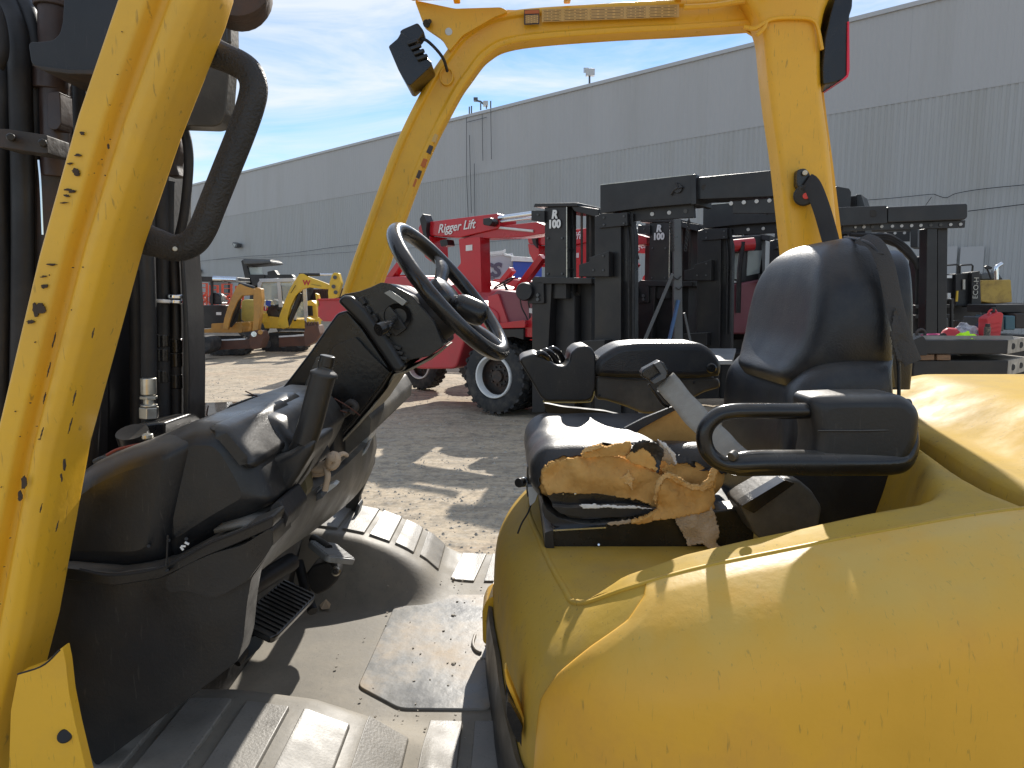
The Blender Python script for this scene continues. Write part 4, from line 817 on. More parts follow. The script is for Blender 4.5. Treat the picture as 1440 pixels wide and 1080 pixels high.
# tubular front pillar and rail in front of the plate
def ring_sec(pts, w, d, n=40, shape=None):
    """sweep a closed section (in-plane normal a, depth b) along a planar path in x,z"""
    c = cm(pts, n); rows = []
    for i, p in enumerate(c):
        t = (c[min(i+1, n-1)]-c[max(i-1, 0)]).normalized(); nrm = Vector((t.z, 0, -t.x)).normalized(); k = i/(n-1)
        ww = w(k) if callable(w) else w
        rows.append([p+nrm*a*ww+Vector((0, b*d, 0)) for a, b in shape])
    return rows
SH_FAR = rnd2([(-.5, .12), (-.40, .0), (-.30, .0), (-.25, .14), (.27, .14), (.34, .02), (.5, .06), (.5, 1), (-.5, 1)], .04, 3)
mid = [((478+522)/2, 425), (523, 358.5), (575, 218), (618, 130), (645, 84), (690, 45), (745, 30), (850, 25), (960, 19), (1060, 12)]
pt = [P(u, v, 2.26) for u, v in mid]
rows = ring_sec(pt[:4]+[P(642, 92, 2.26), P(672, 57, 2.26), P(722, 36, 2.26)]+pt[7:], lambda k: .105 if k < .5 else .105-.015*min(1, (k-.5)*4), .075, 70, SH_FAR)
grid('far_front_pillar', rows, YEL, FK, closed=True, cap=True, ang=35)
# gusset and cross bars of the roof
gs = pl('gusset', [(583, 0), (640, 12), (705, 10), (715, 16), (695, 24), (650, 50), (632, 72), (622, 55), (597, 38)], 2.24, 2.255, YEL, FK, r=4, bevel=.003)
cyl('gusset_hole', P(631, 44.5, 2.236), P(631, 44.5, 2.241), .011, mat('sky_seen', (.6, .7, .8), rough=.3), gs, seg=16)
extr('roof_cross_bar', [P(578, -6, 2.24), P(577, 3, 2.24), P(720, -1, 2.24), P(720, -10, 2.24)], (0, -.06, 0), YEL, FK, bevel=.01)
for u in (640, 800, 960, 1080):   # roof bars crossing over, just above the frame
    p = P(u, -6, 2.2); bar('roof_bar', (p.x, 2.28, p.z+.035), (p.x, .86, p.z+.02), .02, .055, YEL, FK, bevel=.004)
bar('roof_rail', P(322, -20, 1.0)+Vector((0, -.1, .25)), (1.06, .9, 2.98), .07, .06, YEL, FK, bevel=.01)
# rear pillar, boxy with flared top
SH = rnd2([(-.5, .1), (-.42, 0), (.36, 0), (.5, .18), (.5, 1), (-.5, 1)], .06, 3)
rp = [P(1152, 430, 2.2), P(1146, 345, 2.2), P(1134, 223, 2.2), P(1121, 125, 2.2), P(1116, 40, 2.2), P(1112, -30, 2.2)]
rows = ring_sec(rp, lambda k: lerpt([(0, .152), (.3, .157), (.6, .158), (.78, .17), (.86, .20), (1, .30)], k), .09, 40, SH)
grid('rear_pillar', rows, YEL, FK, closed=True, cap=True, ang=35)
# weld beads where the rail meets the pillar
tube('weld_seam', [P(u, v, 2.19) for u, v in ((1046, 38), (1062, 40), (1085, 27), (1120, 25), (1142, 28), (1150, 40), (1156, 70))], .006, YEL, FK, seg=6, n=30)
tube('weld_seam', [P(u, v, 2.19) for u, v in ((1064, 50), (1074, 40), (1078, 30))], .006, YEL, FK, seg=6, n=12)
tube('guard_rail_rib', [P(u, v, 2.225) for u, v in ((962, 10), (1000, 8), (1040, 2), (1062, 0))], .008, YEL, FK, seg=6, n=12)
# decals
def decal_mat(name, base, ink, sc):
    m = mat(name, base, rough=.4, var=.06); nt = m.node_tree; L = nt.links.new; b = nt.nodes['Principled BSDF']; last = b.inputs['Base Color'].links[0].from_socket
    tc = N(nt, 'ShaderNodeTexCoord'); mp = N(nt, 'ShaderNodeMapping'); L(tc.outputs['Generated'], mp.inputs[0]); mp.inputs['Rotation'].default_value = (R(90), 0, 0)
    br = N(nt, 'ShaderNodeTexBrick'); br.inputs['Scale'].default_value = 1; br.inputs['Brick Width'].default_value = .47; br.inputs['Row Height'].default_value = .125; br.inputs['Mortar Size'].default_value = .035
    br.inputs['Mortar Smooth'].default_value = 0; br.inputs['Color1'].default_value = (0, 0, 0, 1); br.inputs['Color2'].default_value = (.25, .25, .25, 1); br.inputs['Mortar'].default_value = (1, 1, 1, 1); L(mp.outputs[0], br.inputs['Vector'])
    x = N(nt, 'ShaderNodeMixRGB'); L(br.outputs['Color'], x.inputs[0]); x.inputs[1].default_value = (*ink, 1); L(last, x.inputs[2]); L(x.outputs[0], b.inputs['Base Color']); return m
DEC = decal_mat('decal_print', (.62, .40, .13), (.12, .07, .025), 1); DECD = mat('decal_dark', (.05, .035, .03), rough=.4); DECO = mat('decal_orange', (.50, .13, .02), rough=.4); DECB = mat('decal_buff', (.62, .41, .14), rough=.45, var=.08)
YD = 2.252
def dec(name, u0, v0, u1, v1, dv, mt, par, k=0):
    q = [P(u0, v0, YD-k*.0015), P(u1, v0-dv, YD-k*.0015), P(u1, v1-dv, YD-k*.0015), P(u0, v1, YD-k*.0015)]
    return extr(name, q, (0, .001, 0), mt, par, bevel=0, smooth=False)
d0 = dec('warning_label', 762, 13, 955, 31, 7, DECB, FK)
d1 = dec('warning_square', 737, 13.7, 758.5, 34.8, .8, DECD, FK); dec('warning_header', 738, 14.5, 758, 19.5, .8, DECO, d1, 1); dec('warning_text', 739, 21.5, 757, 33, .8, DEC, d1, 1)
for (a, b) in ((764, 789), (793, 826), (830, 877), (881, 908), (913, 952)): dec('printed_block', a, 14.2-(a-764)*.036, b, 29.5-(a-764)*.036, (b-a)*.036, DEC, d0, 1)
for i, (u, v) in enumerate(((612, 187), (605, 203), (597, 222), (589, 238), (583, 250))):
    a = P(u, v, 2.25); b = P(u-4, v+11, 2.25); bar('side_decal', a+Vector((0, .02, 0)), b+Vector((0, .02, 0)), .014, .014, (DECB, DECD, DECO, DECD, DECO)[i], FK, bevel=0)
# near front pillar with pressed groove
SHN = rnd2([(-.5, .30), (-.50, .06), (-.44, .0), (-.12, .0), (-.04, .20), (.06, .22), (.14, .06), (.30, .02), (.44, .10), (.5, .32), (.5, 1), (-.5, 1)], .05, 3)
def npw(v): # pixel left/right edges of the outer face
    l = lerpt([(-40, 188), (0, 172), (167, 115), (360, 62), (623, 0), (1090, -100)], v); r = lerpt([(-40, 322), (0, 311), (173, 248), (340, 196), (640, 122), (900, 80), (1090, 36)], v)
    return l, r
rows = []
for v in range(-60, 1140, 20):
    l, r = npw(v); r -= .091*(720-r)*.93; l -= 11; a = P(l, v, YN); b = P(r, v, YN); c = (a+b)/2; d = (b-a)/2
    rows.append([c+d*2*q+Vector((0, w*.085, 0)) for q, w in SHN])
PLR = grid('near_front_pillar', rows, YEL, FK, closed=True, cap=True, ang=35)
# chips and scrapes in the paint: ragged flakes of exposed primer
CHIP = mat('paint_chip', (.055, .035, .022), rough=.8, var=.4, vs=40)
def chip(u, v, ru, rv, seed, y=.8475, n=14, rot=0, jag=.5):
    rr = random.Random(seed); pts = []
    for k in range(n):
        a = 2*math.pi*k/n; q = 1-jag*rr.random(); du, dv = ru*q*math.cos(a), rv*q*math.sin(a); pts.append((u+du*math.cos(rot)-dv*math.sin(rot), v+du*math.sin(rot)+dv*math.cos(rot)))
    return extr('paint_chip', [P(a, b, y) for a, b in pts], (0, .0014, 0), CHIP, PLR, bevel=0, smooth=False)
rr = random.Random(2)
for (u, v, ru, rv) in ((105, 242, 11, 8), (98, 268, 10, 4), (110, 218, 8, 2), (115, 186, 4, 4), (53, 432, 13, 14), (62, 403, 8, 4), (74, 372, 11, 2), (60, 389, 6, 2), (33, 675, 6, 17), (28, 700, 5, 14), (90, 655, 3, 13), (86, 672, 2, 8), (92, 275, 7, 2), (90, 285, 8, 1.5), (99, 230, 6, 2), (45, 452, 8, 4), (152, 205, 2, 5)):
    for q in range(3): chip(u+rr.uniform(-.35, .35)*ru, v+rr.uniform(-.35, .35)*rv, ru*rr.uniform(.4, .9), rv*rr.uniform(.4, .9), rr.random(), y=.8475-.0003*q)
for (u, v, l) in ((75, 480, 30), (68, 520, 25), (62, 560, 20), (58, 610, 22), (104, 560, 26), (98, 600, 30), (80, 740, 18), (57, 715, 16), (130, 470, 20)):
    chip(u, v, 1.1, l*.5, v, rot=.25, jag=.7, n=18)
for k in range(26): v = rr.uniform(20, 900); l, r = npw(v); u = rr.uniform(l+10, l+(r-l)*.45); chip(u, v, rr.uniform(.6, 1.8), rr.uniform(.5, 1.5), k+50, n=7)
# pillar foot
ft = pl('pillar_foot', [(25, 948), (60, 935), (84, 913), (88, 911), (92, 930), (97, 975), (106, 1020), (116, 1062), (124, 1095), (12, 1095), (15, 1000)], .832, .846, YEL, FK, r=5, bevel=.006)
cyl('rubber_plug', P(91, 1035, .828), P(91, 1035, .834), .0085, RUB, ft, seg=20, bevel=.002); tube('seam_gap', [P(25, 948, .81), P(60, 936, .81), P(84, 914, .81)], .0012, RUB, ft, seg=6, n=10)
# grab handle
HB = mat('textured_black_handle', (.022, .021, .021), rough=.5, var=.2, vs=12, dirt=(.07, .055, .04), da=.45, ds=9, bump=.35, bs=300)
hp_ = [(262, 55, .955), (300, 74, .955), (330, 87, .955), (349, 100, .955), (357, 122, .955), (352, 150, .955), (338, 190, .955), (318, 240, .955), (298, 290, .955), (285, 322, .955), (270, 342, .955), (247, 349, .955), (222, 342, .955), (185, 330, .955)]
ptube('grab_handle', hp_, lambda k: .0175+.004*math.exp(-(min(k, 1-k)*14)**2), HB, FK, seg=20, n=70)
cyl('handle_screw', P(246, 350, .936), P(246, 350, .94), .0035, ZINC, FK, seg=10)
# seat belt anchor on the rear pillar
an = pl('belt_anchor', [(1121, 247), (1122, 238), (1133, 236), (1139, 243), (1142, 252), (1128, 268), (1121, 262)], 2.165, 2.195, BLKS, FK, r=5, bevel=.004)
cyl('anchor_reel', P(1131, 275, 2.16), P(1131, 275, 2.2), .031, BLKS, an, seg=26, bevel=.005); cyl('red_button', P(1133.5, 275.5, 2.15), P(1133.5, 275.5, 2.16), .0095, mat('red_button', (.7, .06, .05), rough=.4), an, seg=16)
cyl('anchor_bolt', P(1132, 243, 2.155), P(1132, 243, 2.165), .008, ZINC, an, seg=12)
tube('belt_strap', [P(1134, 255, 2.155), P(1143, 262, 2.15), P(1155, 292, 2.14), (P(1166, 330, 2.12)), P(1174, 360, 2.08)], .026, mat('black_strap', (.02, .02, .022), rough=.7, bump=.2), FK, seg=12, n=20, flat=.14, updir=(0, 1, 0))
# tail light
tl = pl('tail_light', [(1178, -14), (1200, -14), (1199, 10), (1195, 22), (1194, 98), (1192, 110), (1172, 117), (1158, 119), (1157, 95), (1160, 55), (1168, 20)], 2.2, 2.33, BLKS, FK, r=3, bevel=.006)
pl('red_lens', [(1192, 30), (1194.6, 30), (1195.2, 98), (1193, 108), (1186, 113), (1180, 114.5), (1186, 110), (1191, 105)], 2.195, 2.33, LENSR, tl, bevel=.001)
# work light
wl = pl('work_light', [(546, 65), (559, 54), (564, 45), (583, 60), (607, 88), (607, 92), (590, 108), (577, 120), (572, 119), (560, 98)], 2.16, 2.28, BLKS, FK, r=3, bevel=.012)
pl('lamp_bracket', [(562, 43), (566, 40), (587, 31), (594, 40), (597, 46), (590, 56), (578, 62), (564, 55)], 2.19, 2.24, BLKS, wl, r=3, bevel=.006)
for k in range(4): u, v = 573+k*4.5, 62+k*7.2; bar('cooling_fin', P(u, v, 2.155), P(u+15, v-5.5, 2.155), .012, .012, BLKS, wl, bevel=.004)
ptube('lamp_wire', [(590, 55, 2.2), (600, 57, 2.19), (614, 70, 2.19), (624, 84, 2.2), (629, 100, 2.24)], .0045, RUB, FK, seg=8, n=24)
tube('grommet', [P(628+9*math.cos(a), 107+12*math.sin(a), 2.262) for a in [k*math.pi/12 for k in range(24)]], .003, YEL, FK, closed=True, seg=5)
cyl('mount_bolt', P(600, 33, 2.22), P(600, 33, 2.24), .012, STLR, wl, seg=8); cyl('mount_bolt', P(604, 30, 2.21), P(604, 30, 2.24), .007, STLR, wl, seg=8)

# chassis and wheels under the floor
box('chassis', (.35, 1.6, .72), (2.9, .95, .52), STL, FK, bevel=.03)
for nm, x, r, w in (('front_wheel', -.75, .52, .34), ('rear_wheel', 1.45, .42, .28)):
    for y_, sd in ((.92, -1), (2.28, 1)): twheel(nm, Vector((x, y_, r-.01)), r, w, FK, (0, -sd*-1, 0) if sd < 0 else (0, -1, 0))
box('step', (-.1, .86, .62), (.5, .22, .04), STL, FK); box('step', (-.1, .92, .86), (.5, .04, .42), STL, FK)
# ---------------- mast seen through and beside the pillar
ms = pl('mast', [(80, -40), (180, -40), (235, 200), (235, 960), (80, 1100)], 1.5, 1.62, RUB, FK, bevel=.01)
pl('mast_channel', [(-60, -40), (0, -40), (3, 205), (0, 420), (20, 1100), (-60, 1100)], 1.5, 1.6, STL, FK, bevel=.01)
pl('mast_back_plate', [(18, -40), (92, -40), (92, 1100), (22, 1100)], 1.45, 1.48, RUB, FK, bevel=.004)
pl('mast_channel', [(100, -40), (128, -40), (128, 1150), (100, 1150)], 1.25, 1.35, STLR, FK, bevel=.008)
pl('mast_channel', [(138, -40), (152, -40), (152, 1150), (138, 1150)], 1.3, 1.4, STL, FK, bevel=.008)
pl('mast_channel', [(213, 360), (232, 350), (246, 360), (252, 660), (170, 660), (178, 500)], 1.42, 1.47, RUB, FK, bevel=.006)
pl('mast_cover', [(255, -30), (322, -30), (324, 60), (317, 160), (312, 174), (300, 178), (240, 176), (250, 100)], 1.25, 1.29, BLKD, FK, r=6, bevel=.012)
pl('mast_edge', [(314, -30), (322, -30), (324, 60), (317, 60)], 1.24, 1.25, DKG, FK, bevel=.004)
lathe('head_lamp', [(0, -.03), (.035, -.03), (.05, -.015), (.055, 0), (.055, .05), (0, .06)], P(333, -6, 1.2), (.25, -1, .1), STLR, FK, seg=28)
cyl('lift_cylinder', P(74, -60, 1.12), P(80, 250, 1.12), .021, RUSTC, FK, seg=24); cyl('lift_cylinder', P(79, 245, 1.13), P(76, 700, 1.13), .027, STLR, FK, seg=24)
cyl('cylinder_collar', P(73, 98, 1.12), P(73, 128, 1.12), .025, RUSTC, FK, seg=24); cyl('cylinder_collar', P(73, -30, 1.12), P(75, 12, 1.12), .026, STLR, FK, seg=24)
pl('cylinder_lug', [(66, 130), (84, 128), (86, 175), (80, 183), (70, 182), (66, 172)], 1.09, 1.12, RUSTC, FK, r=4, bevel=.004)
pl('chain_bracket', [(40, 64), (42, 59), (62, 58), (75, 56), (84, 47), (88, 30), (92, -40), (185, -40), (178, 20), (134, 104), (95, 103), (60, 97), (44, 90)], 1.02, 1.12, STL, FK, r=5, bevel=.006)
pl('bracket_edge', [(42, 90), (96, 97), (137, 97), (134, 105), (95, 104), (60, 99)], 1.015, 1.13, STLR, FK, bevel=.002)
bc = pl('hose_clamp', [(-4, 181), (8, 181), (66, 190), (67, 216), (55, 215), (5, 207), (-4, 207)], 1.02, 1.07, STLR, FK, r=2, bevel=.005)
for u, v in ((15, 193), (60, 201)): cyl('clamp_bolt', P(u, v, 1.0), P(u, v, 1.02), .006, STL, bc, seg=6)
for pts, r in (([(-12, 30, 1.12), (-2, 60, 1.12), (3, 110, 1.1), (0, 190, 1.1), (-1, 260, 1.1), (2, 420, 1.1), (-4, 700, 1.1)], .014), ([(-6, -10, 1.13), (14, 14, 1.12), (26, 60, 1.1), (29, 140, 1.1), (32, 260, 1.1), (32, 420, 1.1), (26, 700, 1.1)], .0155),
               ([(8, -20, 1.16), (34, 6, 1.14), (47, 50, 1.12), (49, 140, 1.12), (49, 260, 1.12), (53, 420, 1.12), (53, 700, 1.12)], .0125), ([(5, -30, 1.2), (46, 4, 1.2), (60, 60, 1.19), (58, 300, 1.19), (70, 700, 1.19)], .011),
               ([(-14, 0, 1.05), (-4, 20, 1.05), (2, 50, 1.05), (2, 75, 1.05), (-5, 95, 1.05)], .009), ([(18, 420, 1.2), (14, 560, 1.2), (16, 740, 1.2)], .02)):
    ptube('hydraulic_hose', pts, r, RUB, FK, seg=12, n=40)
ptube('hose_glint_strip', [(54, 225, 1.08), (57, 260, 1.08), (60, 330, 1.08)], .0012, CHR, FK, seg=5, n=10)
for u0, y_ in ((98, 1.22), (112, 1.2), (124, 1.24), (140, 1.2)): ptube('hydraulic_hose', [(u0, 100, y_), (u0+2, 300, y_), (u0-6, 520, y_), (u0-14, 720, y_)], .0105, RUB, FK, seg=10, n=16)
# bundle right of the pillar
ptube('hydraulic_hose', [(256, 170, 1.3), (264, 205, 1.3), (265, 240, 1.3), (259, 300, 1.3), (250, 340, 1.3)], .0085, RUB, FK, seg=10, n=30)
for (u0, u1, y, r, v0) in ((206, 209, 1.2, .0125, 330), (226, 230, 1.25, .0105, 225), (243, 247, 1.27, .0105, 340), (190, 192, 1.28, .012, 380), (238, 236, 1.34, .01, 255)):
    ptube('hydraulic_hose', [(u0, v0, y), (u1, 450, y), (u1+1, 660, y)], r, RUB, FK, seg=12, n=16)
pl('mast_edge', [(252, 350), (257, 350), (263, 430), (266, 520), (265, 660), (257, 660), (257, 450)], 1.25, 1.32, STL, FK, bevel=.003)
pl('edge_bracket', [(233, 205), (250, 190), (253, 198), (252, 215), (247, 232), (252, 248), (234, 248)], 1.33, 1.36, STLR, FK, bevel=.004)
for (u, v, w) in ((246, 417, .024), (246, 424, .022)): cyl('hose_band', P(u, v-3, 1.25), P(u, v+3, 1.25), w*.55, CHR, FK, seg=14)
cyl('hose_band', P(229, 421, 1.23), P(229, 426, 1.23), .0125, WHT, FK, seg=14)
for v in (490, 520, 470): cyl('hose_wrap', P(229, v, 1.25), P(229.5, v+18, 1.25), .0122, BLKS, FK, seg=10); cyl('hose_wrap', P(247, v+6, 1.27), P(247.5, v+26, 1.27), .012, BLKS, FK, seg=10)
fy = 1.19
cyl('crimp_sleeve', P(208.5, 531, fy), P(209, 555, fy), .0125, ZINC, FK, seg=22); cyl('fitting_neck', P(209, 555, fy), P(209, 574, fy), .0085, ZINC, FK, seg=20)
cyl('hex_nut', P(209, 556.5, fy), P(209, 561, fy), .0145, ZINC, FK, seg=6, bevel=.001); cyl('hex_nut', P(209.5, 572, fy), P(209.5, 588, fy), .016, ZINC, FK, seg=6, bevel=.0015); cyl('fitting_ring', P(209.3, 568, fy), P(209.3, 572, fy), .0135, ZINC, FK, seg=20)
pl('valve_block', [(187, 598), (224, 594), (232, 594), (232, 612), (226, 622), (186, 625)], 1.16, 1.26, STL, FK, bevel=.004)
lathe('round_cap', [(0, -.004), (.02, -.004), (.024, 0), (.024, .02), (0, .02)], P(190, 622, 1.12), (0, -.4, 1), STL, FK, seg=20)
for k, (u0, u1) in enumerate(((152, 150), (160, 168), (174, 176))): ptube('hydraulic_hose', [(u0, 440, 1.4), (u1, 560, 1.4), (u1, 660, 1.4)], .011, RUB, FK, seg=10, n=10)
# ---------------- dash fascia: a curved wall running across the truck
def fas(k):   # k 0..1 near to far: x, y, z_top, z_bottom of the rear face
    return [lerpt(t, k) for t in FT]
tabs = [(350, 742, 350, 812, .98), (392, 708, 372, 795, 1.10), (432, 694, 398, 774, 1.26), (470, 668, 433, 750, 1.48), (498, 643, 470, 722, 1.72), (515, 624, 500, 695, 1.95), (524, 604, 520, 666, 2.18), (521, 592, 525, 645, 2.30)]
top = [P(a, b, y) for a, b, c, d, y in tabs]; bot = [P(c, d, y) for a, b, c, d, y in tabs]
top = cm(top, 40); bot = cm(bot, 40)
rows = []
for a, b in zip(top, bot):
    mid_ = (a+b)/2+Vector((.012, 0, 0)); rows.append([a+Vector((-.05, 0, -.006)), a+Vector((-.012, 0, .002)), a, a.lerp(mid_, .5)+Vector((.004, 0, 0)), mid_, mid_.lerp(b, .6), b, b+Vector((-.012, 0, -.008)), b+Vector((-.06, 0, -.008))])
grid('dash_fascia', rows, BLKD, FK, solid=.006, ang=60)
pl('far_kick_panel', [(505, 700), (524, 655), (525, 645), (500, 655), (498, 650), (484, 722), (484, 752), (498, 762), (503, 735), (505, 720)], 2.24, 2.28, BLKD, FK, bevel=.004)
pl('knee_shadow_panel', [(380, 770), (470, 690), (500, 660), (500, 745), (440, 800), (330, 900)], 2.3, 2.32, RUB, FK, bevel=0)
# front bulkhead hidden in the knee space
extr('bulkhead', [Vector((-.62, 1.06, FZ)), Vector((-.62, 2.25, FZ)), Vector((-.58, 2.25, 1.5)), Vector((-.58, 1.06, 1.5))], (-.03, 0, 0), RUB, FK)
pl('far_toe_trim', [(503, 708), (506, 712), (500, 733), (494, 750), (486, 756), (483, 750), (494, 735)], 2.18, 2.24, DKG, FK, bevel=.004)
# ---------------- cowl covers, near side
def cov(name, pts, y0, y1, mt=BLK, r=6, bevel=.012, **kw): return pl(name, pts, y0, y1, mt, FK, r=r, bevel=bevel, seg=3, **kw)
lp = cov('lower_side_panel', [(40, 792), (130, 805), (200, 808), (260, 802), (300, 792), (340, 782), (372, 770), (386, 752), (374, 784), (353, 814), (347, 850), (342, 900), (334, 930), (300, 956), (240, 1000), (180, 1045), (136, 1078), (124, 1060), (70, 1040), (40, 960)], .985, 1.03, BLK, r=7, bevel=.014)
cov('side_panel_rib', [(232, 812), (262, 795), (300, 778), (340, 768), (384, 740), (384, 768), (384, 765), (374, 782), (358, 803), (348, 816), (322, 832), (300, 842), (262, 830), (235, 835)], .968, 1.05, BLK, r=12, bevel=.02)
cov('side_panel_ledge', [(40, 792), (160, 806), (230, 796), (290, 764), (330, 748), (384, 724), (384, 742), (330, 766), (290, 782), (250, 802), (225, 814), (160, 824), (40, 808)], .968, 1.02, BLK, r=6, bevel=.008)
# upper cover: rounded box lofted in y
def inset2(pts, d):
    """mitred inset of a 2-D polygon by d"""
    m = len(pts); ar = sum(pts[i-1][0]*pts[i][1]-pts[i][0]*pts[i-1][1] for i in range(m)); sg = 1 if ar > 0 else -1; out = []
    for i in range(m):
        a, p, b = Vector(pts[i-1]), Vector(pts[i]), Vector(pts[(i+1) % m]); e1_ = (p-a).normalized(); e2_ = (b-p).normalized()
        n1 = Vector((-e1_.y, e1_.x))*sg; n2 = Vector((-e2_.y, e2_.x))*sg; k = n1+n2; q = k.length_squared
        k = k*(2/q) if q > .5 else k*(2/.5)*.5
        out.append(p+k*d)
    return out
def soft(name, pts, y0, y1, mt, r=14, inset=.02, n=6, parent=None, taper=0):
    """extruded outline whose near edge is rolled off"""
    rows = []
    ml = min((Vector(pts[i])-Vector(pts[i-1])).length for i in range(len(pts)))
    for k in range(n+1):
        a = math.pi/2*k/n; ins = inset*(1-math.sin(a)); d = ins*1000/y0
        q = rnd2(inset2(pts, min(d, 30)), r, 5)
        rows.append([P(u, v, y0)+Vector((0, inset*(1-math.cos(a)), 0)) for u, v in q])
    last = rows[-1]
    rows.append([p+Vector((0, (y1-y0-inset), 0)) for p in last])
    return grid(name, rows, mt, parent or FK, closed=True, cap=True, ang=50)
soft('front_cover', [(60, 700), (118, 656), (162, 636), (225, 616), (268, 621), (250, 700), (230, 795), (190, 806), (60, 804)], .985, 1.30, BLK, r=12, inset=.034)
soft('middle_cover', [(208, 620), (262, 596), (312, 597), (336, 622), (360, 664), (380, 712), (310, 752), (236, 800), (215, 760)], 1.0, 1.35, BLK, r=10, inset=.036)
soft('cover_hump', [(285, 603), (300, 597), (317, 602), (333, 620), (357, 650), (357, 660), (345, 664), (330, 650), (306, 622)], .985, 1.25, BLK, r=7, inset=.018)
soft('rear_cover', [(300, 600), (312, 588), (345, 584), (378, 587), (392, 594), (408, 615), (418, 634), (412, 650), (386, 700), (372, 712), (350, 660), (330, 625)], 1.12, 1.45, BLK, r=8, inset=.026)
sd = soft('top_shelf', [(262, 599), (300, 583), (312, 578), (342, 580), (377, 586), (388, 596), (380, 640), (300, 640), (270, 615)], 1.14, 1.50, BLKD, r=5, inset=.008)
cyl('cover_screw', P(198, 621, 1.04)+Vector((0, .02, .0)), P(198, 621, 1.04)+Vector((0, .02, .008)), .008, ZINC, FK, seg=14)
for (u, v) in ((209, 768), (237, 760), (262, 758), (235, 802)): cyl('fastener_hole', P(u, v, .955), P(u, v, 1.0), .0028, RUB, FK, seg=10)
ptube('plastic_crack', [(236, 752, .951), (235, 775, .951), (234, 798, .951)], .0013, RUB, FK, seg=6)
for k, (u, v) in enumerate(((258, 768), (263, 764), (256, 771))): box('chipped_flake', P(u, v, .95), (.006, .002, .0025), WHT, FK, rot=Matrix.Rotation(.5*k, 3, 'Y'), bevel=0)
tube('cover_seam', [P(u, v, .953) for u, v in ((112, 801), (160, 809), (230, 797), (290, 766), (330, 750), (384, 727))], .0022, RUB, FK, seg=6, n=30)
# torn strips at the front of the cowl
for pts in ([(150, 640), (165, 632), (185, 627), (200, 624)], [(155, 643), (175, 634), (192, 630)]): ptube('red_wire', [(u, v, 1.05) for u, v in pts], .0022, mat('red_brown_wire', (.22, .05, .03), rough=.6), FK, seg=6, n=12)
pl('cover_flap', [(127, 648), (140, 642), (152, 642), (150, 648), (132, 655)], 1.1, 1.2, STL, FK, bevel=.003)
# ---------------- tray with litter
pl('battery_tray', [(308, 585), (320, 572), (352, 563), (400, 552), (470, 560), (510, 570), (522, 590), (520, 612), (470, 655), (420, 640), (380, 612), (340, 590)], 1.55, 2.2, BLKD, FK, r=4, bevel=.01)
pl('tray_rim', [(308, 585), (322, 570), (352, 559), (378, 553), (380, 557), (352, 565), (324, 576), (312, 588)], 1.5, 1.56, DKG, FK, bevel=.004)
rs = random.Random(11)
for i in range(7):
    u, v = rs.uniform(350, 392), rs.uniform(560, 576); p = P(u, v, 1.52); pts = [p+Vector((rs.uniform(-.035, .035), rs.uniform(-.01, .03), rs.uniform(-.012, .012))) for k in range(4)]
    mesh('paper_scrap', pts, [(0, 1, 2), (0, 2, 3)], PAPER, FK, smooth=False, solid=.0008)
BRN = mat('dry_stem', (.09, .035, .025), rough=.8)
for pts in ([(345, 550, 1.5), (358, 556, 1.5), (375, 562, 1.5)], [(340, 567, 1.5), (350, 577, 1.49), (362, 585, 1.5)], [(293, 570, 1.5), (291, 582, 1.5), (293, 588, 1.5)], [(388, 570, 1.46), (420, 573, 1.42), (455, 572, 1.42), (488, 580, 1.45)], [(470, 560, 1.4), (490, 572, 1.4), (506, 584, 1.42)]): ptube('dry_twig', pts, .0014, BRN, FK, seg=5, n=8)
pl('white_wrapper', [(352, 572), (358, 567), (366, 571), (370, 578), (358, 581)], 1.47, 1.49, PAPER, FK, bevel=.002)
# white boot edge by the column foot, tied cloth
pl('pale_bracket', [(367, 580), (388, 550), (391, 565), (402, 600), (416, 640), (428, 648), (422, 655), (406, 636), (392, 606), (384, 592)], 1.40, 1.43, GRYP, FK, r=2, bevel=.003)
pl('column_boot', [(385, 592), (430, 575), (470, 600), (470, 660), (420, 700), (400, 650)], 1.45, 1.7, RUB, FK, r=5, bevel=.01)
lb = pl('lower_bracket', [(392, 688), (426, 655), (432, 690), (428, 700), (404, 712), (396, 714)], 1.22, 1.26, mat('yellowish_dusty_plate', (.12, .10, .05), rough=.6, var=.3, dirt=(.05, .045, .04), da=.6), FK, r=2, bevel=.003)
cyl('bracket_hole', P(400, 688, 1.216), P(400, 688, 1.22), .0025, RUB, lb, seg=8)
pl('rubber_block', [(380, 712), (392, 702), (400, 716), (406, 726), (398, 750), (388, 754), (378, 742)], 1.02, 1.12, RUB, FK, r=5, bevel=.006)
for pts, r in (([(426, 650, 1.3), (436, 655, 1.28), (452, 657, 1.27), (466, 650, 1.26)], .012), ([(430, 658, 1.3), (442, 664, 1.28), (456, 662, 1.27), (464, 654, 1.26)], .010), ([(458, 655, 1.26), (461, 668, 1.25), (459, 680, 1.25), (457, 690, 1.25)], .006),
               ([(463, 645, 1.25), (470, 640, 1.25), (474, 648, 1.25), (468, 657, 1.25), (462, 653, 1.25), (464, 645, 1.24), (472, 644, 1.24)], .0085), ([(470, 644, 1.26), (482, 638, 1.27), (488, 640, 1.28)], .005), ([(428, 664, 1.32), (433, 672, 1.31), (438, 668, 1.3), (430, 674, 1.31)], .006)):
    ptube('tied_cloth', pts, r, TAPE, FK, seg=10, n=22, flat=.75)
WS = mat('white_strip', (.6, .6, .57), rough=.4, dirt=(.3, .28, .24), da=.5)
